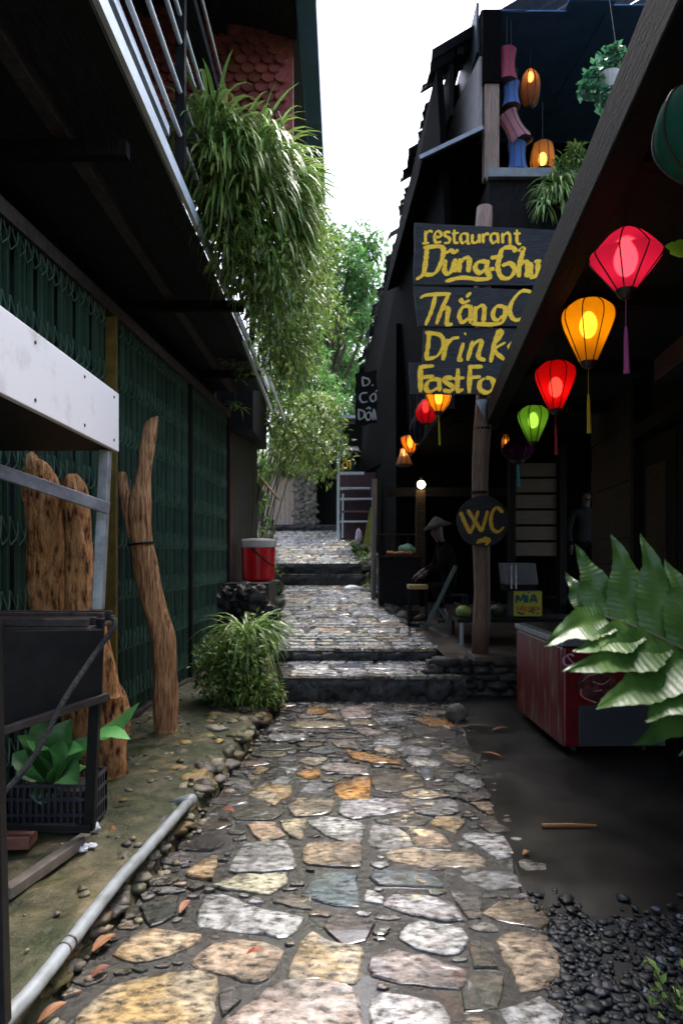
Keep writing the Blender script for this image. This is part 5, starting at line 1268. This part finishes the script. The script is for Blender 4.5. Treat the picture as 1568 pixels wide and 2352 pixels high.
m = MB(); a = at(824, 1232, 13.2); m.blob(a, .12, 10, 7, .3, (.55, .5, 1.2)); o = m.build('plastic_bag', mat('lilac film', (.35,.25,.40), (.5,.42,.55), rough=.4), smoothf=True, loc=a); tag(o, 'lilac plastic bag hanging beside the lime green board', 'bag')
m = MB(); a = at(597, 1095, 10.9); b = at(640, 1147, 10.5); m.tube([a, b], [.022, .018], 8); o = m.build('bamboo_stick', M_bamboo, smoothf=True, loc=a); tag(o, 'tan bamboo stick poking out from the plank wall over the path', 'bamboo stick')
# overhead wires
for i, (a, b, lab) in enumerate((((-1.0, 12, 9.2), (6, 30, 12.5), 'thin overhead wire, lower of the two crossing the sky'), ((-1.2, 14, 11.3), (7, 26, 15.2), 'thin overhead wire, upper of the two crossing the sky'))):
    a = Vector(a); b = Vector(b); m = MB(); m.tube([a.lerp(b, k/14)-Vector((0, 0, .5*math.sin(math.pi*k/14))) for k in range(15)], .006, 5)
    o = m.build('overhead_wire', mat('wire', (.25,.25,.26), (.2,.2,.21)), loc=a); tag(o, lab, 'wire', 'overhead wires')
# ================================================================ PLANTS
def rt(lo, hi, hue=.12):
    t = random.uniform(lo, hi); return (t*random.uniform(1-hue, 1+hue*2), t, t*random.uniform(1-hue, 1+hue))
def rdir():
    v = Vector((random.gauss(0, 1), random.gauss(0, 1), random.gauss(0, 1))); return v.normalized()
def strapmass(m, c, rad, n, L0, L1, wd, droop, out=(.3,-.3,.25), lo=.6, hi=1.5, inner=.55):
    c = Vector(c)
    for _ in range(n):
        v = rdir(); k = random.uniform(inner, 1.0); p = c+Vector((v.x*rad[0], v.y*rad[1], v.z*rad[2]))*k
        d = Vector((v.x+out[0]+random.uniform(-.5, .5), v.y+out[1]+random.uniform(-.5, .5), v.z*.5+out[2]+random.uniform(-.3, .4)))
        m.t = rt(lo, hi); m.strap(p, d, random.uniform(L0, L1), wd*random.uniform(.6, 1.3), random.uniform(*droop), 5)
def leafmass(m, clumps, n, L_, W_, sp=1.0, down=.5, lo=.55, hi=1.4):
    for _ in range(n):
        c, r_ = random.choice(clumps); v = rdir()*random.random()**.45
        p = Vector(c)+Vector((v.x*r_[0], v.y*r_[1], v.z*r_[2])); d = rdir()+v*.8+Vector((0, 0, -down))
        s_ = random.uniform(.6, 1.3); m.t = rt(lo, hi); m.leaf(p, d, Vector((0, 0, 1))+rdir()*.5, L_*s_, W_*s_)
# balcony plants
t = thing('planter_box', 'dark trough hung outside the balcony rail under the spider plants', 'planter', (-.85, 5.6, 4.6))
m = MB(); m.box((-1.02, 5.5, 4.40), (-.72, 6.9, 4.62)); m.build('trough', M_black, t)
for y in (5.8, 6.6): m = MB(); m.beam((-1.04, y, 4.9), (-.74, y, 4.40), .03, .03); m.build('bracket', M_black, t)
t = thing('spider_plant', 'large cascading spider plant spilling over the balcony rail against the sky', 'plant', (-.85, 5.4, 4.67), 'plants trailing from the balcony')
m = MB()
strapmass(m, (-.66, 5.45, 4.52), (.38, .65, .28), 620, .30, .56, .026, (1.2, 2.6), out=(.25, -.25, .45), lo=.7, hi=1.7)
strapmass(m, (-.90, 5.05, 4.55), (.18, .40, .26), 330, .28, .5, .026, (1.2, 2.6), out=(.1, -.25, .45), lo=.7, hi=1.7)
strapmass(m, (-.86, 5.3, 4.25), (.2, .45, .3), 260, .25, .45, .022, (1.4, 2.8), out=(.0, -.25, .0), lo=.4, hi=1.2)
strapmass(m, (-.62, 5.75, 4.25), (.36, .75, .42), 260, .28, .5, .020, (1.4, 3.0), out=(.25, -.2, -.1), lo=.5, hi=1.4)
m.build('straps', M_leafl, t)
m = MB(); leafmass(m, [((-.62, 5.6, 4.3), (.40, .8, .5)), ((-.45, 5.9, 4.5), (.3, .7, .4)), ((-.75, 5.4, 3.95), (.3, .6, .35)), ((-.35, 6.2, 4.75), (.18, .5, .25)), ((-.9, 5.2, 4.4), (.2, .4, .4)), ((-.55, 5.5, 3.75), (.35, .7, .3))], 6000, .09, .028, down=.35, lo=.35, hi=1.5); m.build('fine_leaves', M_leaf, t)
m = MB()
for k in range(40):
    a = Vector((random.uniform(-.95, -.5), random.uniform(4.9, 6.5), 4.66)); b = a+Vector((random.uniform(0, .4), random.uniform(-.3, .3), random.uniform(-1.0, -.3)))
    m.tube(smooth([a, a+Vector((.1, 0, .15)), b], 4), .004, 4)
m.build('stems', M_stem, t)
t = thing('spider_plant', 'finer trailing plant hanging behind the large spider plant toward the trees', 'plant', (-.85, 7.6, 4.3), 'plants trailing from the balcony')
m = MB(); strapmass(m, (-.66, 7.6, 4.55), (.40, 1.0, .45), 170, .28, .55, .020, (1.4, 3.0), out=(.3, -.2, .0), lo=.5, hi=1.4); m.build('straps', M_leafl, t)
m = MB(); leafmass(m, [((-.62, 7.4, 4.35), (.42, .9, .55)), ((-.45, 8.2, 4.9), (.4, .9, .5)), ((-.7, 8.4, 4.1), (.35, .8, .45)), ((-.6, 7.4, 3.9), (.4, .8, .35)), ((-.35, 8.6, 5.3), (.3, .7, .4))], 3400, .11, .034, down=.3, lo=.35, hi=1.6); m.build('fine_leaves', M_leaf, t)
m = MB()
for k in range(30):
    a = Vector((random.uniform(-1.0, -.5), random.uniform(6.9, 8.8), 4.7)); m.tube(smooth([a, a+Vector((.12, 0, .1)), a+Vector((random.uniform(.1, .5), 0, random.uniform(-1.0, -.4)))], 4), .004, 4)
m.build('stems', M_stem, t)
t = thing('bamboo_clump', 'feathery bamboo clump leaning over the alley at the end of the balcony', 'bamboo', (-1.5, 12.2, 1.0))
m = MB(); cl = []
for k in range(26):
    a = Vector((-1.75+random.uniform(-.3, .3), 12.2+random.uniform(-1.0, 1.6), 1.0)); tip = a+Vector((random.uniform(.3, 1.3), random.uniform(-.8, .8), random.uniform(2.4, 6.0)))
    mid = a.lerp(tip, .6)+Vector((-.15, 0, .5)); S_ = smooth([a, mid, tip, tip+Vector((.3, -.1, -.5))], 6); m.tube(S_, .012, 5)
    for q in S_[8:]: cl.append((q, (.34, .40, .30)))
m.build('canes', M_stem, t)
m = MB(); leafmass(m, cl, 6800, .15, .042, down=.3, lo=.35, hi=1.6); m.build('fine_leaves', M_leaf, t)
t = thing('creeper', 'green creeper covering the roof edge over the shed doorway', 'plant', (-.9, 18.5, 4.2))
m = MB(); leafmass(m, [(at(700, 985, 17), (.75, .6, .35)), (at(730, 935, 17.5), (.6, .6, .4)), (at(690, 1050, 18), (.8, .5, .16)), (at(770, 1040, 18.5), (.35, .4, .12)), (at(650, 1000, 15), (.3, .5, .4))], 4200, .19, .045, down=.8, lo=.5, hi=1.5); m.build('leaves', M_leaf, t)
m = MB()
for k in range(10):
    a = at(random.uniform(620, 780), 1030, 18); m.tube([a, a+Vector((random.uniform(-.3, .3), -.2, random.uniform(.3, 1.0)))], .02, 5)
m.build('stems', M_stem, t)
t = thing('palm_shrub', 'pale green arching shrub above the plank wall at left of the path', 'shrub', tuple(at(640, 1075, 14.5)))
m = MB(); strapmass(m, at(625, 1045, 14.5), (.30, .3, .15), 90, .35, .75, .06, (.8, 2.0), out=(.5, -.2, .2), lo=.8, hi=1.8); m.build('straps', M_leafl, t)
m = MB(); leafmass(m, [(at(640, 1070, 14.5), (.4, .4, .25)), (at(668, 1075, 15), (.3, .3, .2))], 600, .12, .04, lo=.4, hi=1.2); m.build('leaves', M_leaf, t)
# trees beyond
def tree(label, base, zt, cl, n, L_, W_, tr_r, lo=.6, hi=1.5):
    t = thing('tree', label, 'tree', base, 'trees beyond the alley'); b = Vector(base)
    m = MB(); top = Vector((b.x*.5+cl[0][0][0]*.5, b.y, zt)); m.tube(smooth([b, b.lerp(top, .5)+Vector((.15, 0, 0)), top], 6), [tr_r*(1-.045*k) for k in range(13)], 9)
    for c, r_ in cl: m.tube(smooth([b.lerp(top, random.uniform(.5, .95)), Vector(c)-Vector((0, 0, r_[2]*.6)), Vector(c)+Vector((0, 0, r_[2]*.4))], 4), [tr_r*.4*(1-.09*k) for k in range(9)], 6)
    m.build('trunk', M_stem, t, smoothf=True)
    m = MB(); leafmass(m, cl, n, L_, W_, down=.35, lo=lo, hi=hi); m.build('crown', M_leaf2, t)
cl = [(at(x, y, random.uniform(25.5, 29)), (random.uniform(.55, .95), .9, random.uniform(.45, .8))) for x, y in
      ((735,545),(775,560),(800,600),(830,555),(850,590),(740,620),(790,650),(840,650),(760,690),(700,700),(815,700),(725,760),(780,760),(830,745),(760,820),(800,830),(700,840),(745,880),(790,900),(770,950),(660,760),(690,610))]
tree('tall leafy tree filling the gap at the far end of the alley', (-.4, 27.5, 2.6), 11, cl, 12500, .25, .09, .22, .5, 1.6)
cl = [(at(x, y, random.uniform(20, 22)), (random.uniform(.4, .7), .7, random.uniform(.3, .6))) for x, y in ((655,700),(690,760),(720,820),(665,830),(735,880),(690,900),(760,930),(640,620))]
tree('small bright green tree in front of the tall tree', (-1.4, 21.8, 2.6), 8, cl, 4500, .20, .055, .10, .7, 1.7)
cl = [(at(x, y, random.uniform(38, 44)), (random.uniform(1.2, 2), 1.5, random.uniform(1., 1.6))) for x, y in ((820,770),(850,700),(790,860),(830,880),(760,800),(700,860),(640,900))]
tree('distant dense tree low behind the tall tree', (1.0, 41, 3.8), 12, cl, 5000, .38, .17, .3, .5, 1.2)

# plant by the steps
t = thing('spider_plant', 'striped spider plant arching over a leafy shrub beside the lowest steps', 'plant', (-1.0, 7.0, .13))
m = MB()
for k in range(190):
    a = random.uniform(0, 6.28); p = Vector((-.96+.16*math.cos(a)*random.random(), 6.95+.2*math.sin(a)*random.random(), .72+random.uniform(-.12, .1)))
    d = Vector((math.cos(a)*random.uniform(.3, 1), math.sin(a)*.8, random.uniform(.5, 1.5))); m.t = rt(.6, 2.2); m.strap(p, d, random.uniform(.3, .62), .034, random.uniform(1.4, 3.0), 6)
for k in range(60):
    a = random.uniform(0, 6.28); p = Vector((-.96+.3*math.cos(a)*random.random(), 6.9+.25*math.sin(a)*random.random(), .6+random.uniform(-.15, .15)))
    m.t = rt(.4, 1.0); m.strap(p, Vector((math.cos(a), math.sin(a), .3)), random.uniform(.3, .55), .020, random.uniform(2, 3.4), 6)
m.build('straps', M_leafl, t)
m = MB(); m.lathe((-.98, 7.05, .13), [(.14, 0), (.19, .48), (.20, .5)], 18); m.build('pot', M_black, t)
t = thing('leafy_shrub', 'low bushy green shrub on the ledge below the spider plant', 'shrub', (-1.0, 6.85, .13))
m = MB(); leafmass(m, [((-1.02, 6.6, .38), (.34, .3, .28)), ((-.85, 6.5, .30), (.28, .25, .20)), ((-1.25, 6.7, .45), (.22, .3, .32)), ((-.75, 6.7, .20), (.2, .2, .14)), ((-1.0, 6.55, .6), (.3, .2, .2))], 3200, .075, .026, down=.3, lo=.45, hi=1.5); m.build('leaves', M_leaf, t)
m = MB()
for k in range(30): a = Vector((random.uniform(-1.25, -.75), random.uniform(6.7, 7.0), .13)); m.tube([a, a+Vector((random.uniform(-.1, .1), -.05, random.uniform(.2, .5)))], .004, 4)
m.build('stems', M_stem, t)
t = thing('vine', 'thin vine with yellow green sprigs hanging below the balcony corner', 'vine', tuple(at(540, 700, 8.2)))
m = MB(); m.tube([at(541, 690, 8.2), at(543, 800, 8.2), at(540, 945, 8.2)], .004, 4); m.tube([at(520, 740, 8.2), at(560, 830, 8.2), at(585, 850, 8.2)], .003, 4); m.build('stems', M_stem, t)
m = MB()
for x, y in ((505, 805), (520, 830), (545, 835), (560, 850), (575, 860), (548, 870), (540, 925), (552, 935), (530, 928), (570, 830), (600, 820)):
    for k in range(9): m.t = rt(1.0, 1.8); m.leaf(at(x, y, 8.2), Vector((random.uniform(-1, 1), random.uniform(-.5, .3), random.uniform(-.6, .3))), Vector((0, 0, 1))+rdir()*.4, random.uniform(.09, .17), .026)
m.build('leaves', M_leaf, t)
t = thing('creeper', 'bright green heart shaped creeper leaves on the end of the plank wall', 'plant', tuple(at(604, 1290, 11)))
m = MB(); m.tube([at(598, 1300, 11), at(603, 1200, 11), at(600, 1060, 11)], .006, 4); m.build('stems', M_stem, t)
m = MB()
for x, y, s_ in ((606,1062,.17),(612,1088,.20),(602,1100,.16),(604,1142,.18),(608,1165,.12),(612,1190,.12),(606,1215,.1)):
    for k in range(3): m.t = rt(1.6, 2.4); m.leaf(at(x+random.uniform(-6, 6), y+random.uniform(-8, 8), 11), Vector((random.uniform(-.3, 1), -.3, random.uniform(-.5, .2))), Vector((0, -1, 1)), s_, s_*.8)
m.build('leaves', M_leaf, t)
def blade(m, base, tip, W_, bend, up, n=8, wave=0.0, fold=.15, sharp=1.0, ripple=0):
    """broad leaf blade: midrib from base to tip through a bend offset"""
    base = Vector(base); tip = Vector(tip); up = Vector(up).normalized(); md = (base+tip)/2+Vector(bend)
    Q = smooth([base, md, tip], n); N = len(Q); rows = []
    for k, q in enumerate(Q):
        t_ = k/(N-1); d = (Q[min(k+1, N-1)]-Q[max(k-1, 0)]).normalized(); s_ = d.cross(up).normalized(); u = s_.cross(d)
        wv = W_/2*(min(1, (t_*3+.55))*(1-t_**2.6*.98) if sharp else math.sin(math.pi*(.06+.94*t_)))
        wv *= 1+wave*math.sin(k*2.3)
        row = []
        for j in range(-3, 4):
            f = j/3; rp = ripple*math.cos(k*math.pi)*abs(f)
            row.append(m.vert(q+s_*(wv*f)+u*(fold*wv*abs(f)**1.5+rp-.12*wv*f*f)))
        rows.append(row)
    for a, b in zip(rows, rows[1:]):
        for j in range(6): m.face((a[j], a[j+1], b[j+1], b[j]))
t = thing('broadleaf_plant', 'broad leafed green plant growing from the plastic crate', 'plant', tuple(at(110, 1800, 3.62)))
m = MB()
for bx, by, tx, ty, w_, tt in ((120,1800,40,1690,.13,.8),(120,1790,95,1640,.14,.8),(120,1790,165,1650,.13,.9),(130,1790,215,1690,.11,1.2),(120,1800,30,1730,.12,1.1),(130,1800,95,1850,.15,.6),(130,1800,180,1800,.15,.9),(120,1780,60,1700,.1,1.6),(140,1760,195,1720,.11,1.5),
        (110,1800,55,1760,.1,1.3),(120,1790,140,1700,.13,1.2),(125,1800,150,1740,.12,1.6),(130,1800,130,1860,.14,.5),(150,1790,200,1760,.1,1.2)):
    m.t = (tt, tt, tt); b = at(bx, by, 3.62); e = at(tx, ty, 3.62+random.uniform(-.25, .12)); blade(m, b, e, w_*1.05, (random.uniform(-.03, .03), -.03, random.uniform(.02, .07)), (random.uniform(-.6, .6), -.6, 1), 8, .03, .35, 0)
m.t = (2.0, 1.9, 1.6); blade(m, at(205, 1700, 3.55), at(322, 1612, 3.6), .10, (.01, 0, -.03), (-.4, -.7, .6), 6, .1, .2, 0)
m.t = (2.4, 2.3, 2.2); blade(m, at(205, 1690, 3.5), at(300, 1698, 3.45), .085, (.01, 0, .03), (0, -.5, 1), 6, .08, .15, 0)
m.build('leaves', M_leafd, t, smoothf=True)
m = MB()
for k in range(8): m.tube([at(125, 1860, 3.62), at(random.uniform(60, 210), random.uniform(1700, 1780), 3.6)], .005, 5)
m.build('stems', M_stem, t)
# upper floor plants
t = thing('potted_plant', 'round leafed plant in a white pot hanging from the porch eave', 'plant', tuple(at(1392, 190, 5.4)))
m = MB(); c = at(1398, 200, 5.4); m.lathe(c, [(.06, -.06), (.085, .05), (.09, .09)], 16); m.build('pot', M_wplas, t)
m = MB(); leafmass(m, [(at(1400, 140, 5.4), (.10, .1, .07)), (at(1365, 175, 5.35), (.09, .1, .09)), (at(1345, 205, 5.3), (.07, .08, .07)), (at(1385, 225, 5.35), (.08, .1, .06)), (at(1410, 125, 5.4), (.05, .05, .06))], 300, .06, .05, down=.2, lo=.7, hi=1.5); m.build('leaves', mat('bluish leaf', (.03,.12,.06), (.06,.18,.09), rough=.4, transl=.3, attr='tint'), t)
m = MB(); m.tube([c+Vector((.085, 0, .09)), c+Vector((.0, 0, .7))], .003, 4); m.build('hanger', M_stem, t)
t = thing('ledge_plant', 'spider plant and ferns on the window ledge beside the bright bamboo lamp', 'plant', tuple(at(1290, 420, 7.6)))
m = MB(); strapmass(m, at(1275, 430, 7.6), (.16, .12, .12), 150, .14, .34, .02, (1.4, 3), out=(-.2, -.3, .3), lo=.7, hi=1.8); strapmass(m, at(1252, 470, 7.55), (.05, .05, .05), 26, .16, .26, .025, (1.5, 2.6), out=(0, -.3, .1), lo=1.0, hi=1.9); m.build('straps', M_leafl, t)
m = MB(); leafmass(m, [(at(1300, 385, 7.6), (.16, .14, .16)), (at(1290, 440, 7.6), (.18, .14, .14)), (at(1320, 350, 7.6), (.07, .1, .1))], 800, .085, .025, down=.6, lo=.4, hi=1.2); m.build('leaves', M_leaf, t)
m = MB(); c = at(1300, 470, 7.7); m.box((c.x-.22, 7.6, c.z-.05), (c.x+.3, 7.8, c.z+.12)); m.build('trough', M_black, t)

# fern frond in front
t = thing('fern_frond', 'large glossy lobed fern frond reaching in from the right in front of the freezer', 'fern', (1.0, 1.42, .9))
def f7(x, y, d): return at(1056+x*.3262, 1102+y*.3262, d)
m = MB(); RC = smooth([Vector((1.30, 1.18, .40)), Vector((1.24, 1.22, .72)), f7(2100, 1520, 1.36), f7(1750, 1290, 1.40), f7(1450, 1130, 1.44), f7(1150, 1005, 1.48), f7(880, 920, 1.52)], 6)
m.tube(RC, [.0058-.0001*k for k in range(len(RC))], 7); m.build('rachis', mat('fern rib', (.05,.05,.02), (.06,.06,.02), rough=.5), t)
m = MB(); m.lathe((1.30, 1.18, .0), [(.12, 0), (.17, .36), (.185, .37), (.185, .41), (.16, .41), (.15, .38)], 24); m.build('pot', M_grille, t)
FB = MB(); ft = .3262/FP
def lobe(m, base, tip, W_, bend, shear, n=72, ripple=.0012, ph=0):
    """fern lobe: broad base, pointed tip, raised veins, tilted so its lower margin comes forward"""
    base = Vector(base); tip = Vector(tip); md = (base+tip)/2+Vector(bend); Q = smooth([base, md, tip], n//2); N = len(Q); rows = []
    for k, q in enumerate(Q):
        t_ = k/(N-1); d = (Q[min(k+1, N-1)]-Q[max(k-1, 0)]).normalized(); s_ = d.cross(Vector((0, -1, 0))).normalized()
        wv = W_/2*(.78+.34*math.sin(math.pi*min(1, t_*1.5)))*(1-t_**2.5*.985)*(1+.03*math.sin(k*.8+ph)+.04*math.sin(k*.2+ph))
        row = []
        for j_ in range(-4, 5):
            f = j_/4; o = s_*(wv*f); v = q+o
            v.y += shear*o.z*(1+1.1*abs(f) if o.z < 0 else .7)+ripple*math.cos(k*math.pi/2-abs(f)*2)*min(1, abs(f)*2)*(1-t_*.7)-.006*math.sin(k*.19+ph)*abs(f)
            if j_ == 0: v.y += .0022
            row.append(m.vert(v))
        rows.append(row)
    for a, b in zip(rows, rows[1:]):
        for j_ in range(8): m.face((a[j_], a[j_+1], b[j_+1], b[j_]))
for i_, (bx, by, bd, tx, ty, td, w_, bend, tt, sh) in enumerate((
  (880,925,1.515, 735,648,1.57, 125, (.004,0,.004), .95, .35), (990,965,1.505, 805,452,1.58, 195, (.010,0,.004), 1.0, .45), (1190,1030,1.485, 1063,382,1.58, 240, (.015,0,.004), 1.0, .5),
  (1395,1105,1.455, 1275,377,1.56, 230, (.012,0,.004), .95, .5), (1590,1200,1.425, 1440,560,1.54, 250, (.02,0,.01), 1.0, .55), (1800,1320,1.40, 1690,600,1.54, 250, (.02,0,.01), .9, .5),
  (1020,968,1.495, 588,1172,1.41, 165, (-.002,0,.012), 1.15, 1.0), (1230,1045,1.475, 795,1212,1.37, 150, (0,0,.001), 1.25, 1.1), (1425,1118,1.455, 728,1352,1.33, 205, (0,0,-.002), 1.1, .85),
  (1590,1205,1.435, 955,1612,1.29, 235, (-.006,0,-.006), 1.1, .95), (1740,1310,1.415, 1300,1702,1.28, 200, (-.012,0,-.004), 1.2, 1.1), (1880,1430,1.395, 1215,1862,1.29, 235, (0,0,-.008), .85, .7), (1920,1570,1.385, 1545,1950,1.31, 160, (0,0,0), .8, .7))):
    FB.t = (tt, tt, tt*.95); lobe(FB, f7(bx, by, bd), f7(tx, ty, td), w_*ft*td*1.16, bend, sh, ph=i_*1.3)
FB.build('pinnae', M_fern, t, smoothf=True)
t = thing('garden_weed', 'small bright green weed growing out of the black pebbles', 'weed', tuple(gp(1545, 2330, 0)))
m = MB(); b = gp(1560, 2340, 0)
for k in range(26):
    p_ = b+Vector((random.uniform(-.08, .06), random.uniform(-.03, .12), random.uniform(.0, .16))); m.t = rt(.9, 2.0); m.leaf(p_, rdir()+Vector((-.3, 0, .3)), Vector((0, -.4, 1)), random.uniform(.03, .065), .022)
m.build('leaves', M_leaf, t)
m = MB()
for k in range(7): m.tube([b, b+Vector((random.uniform(-.09, .05), random.uniform(-.03, .1), random.uniform(.06, .16)))], .0025, 4)
m.build('stems', M_stem, t)
t = thing('vine_leaf', 'single lime green lobed leaf dangling beside the pink lantern', 'leaf', tuple(at(1560, 575, 2.3)))
m = MB()
for a, L_ in ((3.05, .075), (3.6, .065), (2.5, .05), (4.3, .05), (1.8, .045)):
    m.t = (2.6, 2.2, .9); c = at(1573, 572, 2.3); blade(m, c, c+Vector((math.cos(a)*L_, -.01, math.sin(a)*L_*.7)), .05, (0, 0, 0), (0, -1, .3), 5, .06, .1, 0)
m.build('leaf_blade', M_leaf, t, smoothf=True)
m = MB(); c = at(1573, 572, 2.3); m.tube([c, c+Vector((.06, 0, .25)), c+Vector((.14, .05, .9))], .002, 4); m.build('stem', M_stem, t)

t = thing('edge_weeds', 'low weeds and small ferns sprouting along the left edge of the rising path', 'weed', (-1.2, 10, .6))
m = MB(); cl = []
for k in range(34):
    y = random.uniform(8.2, 18.5); l, r = edges(y); cl.append(((l-random.uniform(.0, .3), y, gz(y)+random.uniform(.05, .4)), (.16, .2, .14)))
leafmass(m, cl, 2400, .09, .035, down=.2, lo=.6, hi=1.6); m.build('leaves', M_leaf, t)
m = MB()
for c_, r_ in cl: m.tube([Vector(c_)-Vector((0, 0, .25)), c_], .005, 4)
m.build('stems', M_stem, t)
t = thing('edge_weeds', 'mossy weeds along the right edge of the upper path before the staircase', 'weed', (.5, 14, 1.2))
m = MB(); cl = []
for k in range(16):
    y = random.uniform(11.5, 18.0); l, r = edges(y); cl.append(((r+random.uniform(.0, .25), y, gz(y)+random.uniform(.0, .15)), (.14, .2, .08)))
leafmass(m, cl, 900, .07, .03, down=.1, lo=.5, hi=1.3); m.build('leaves', M_leaf, t)
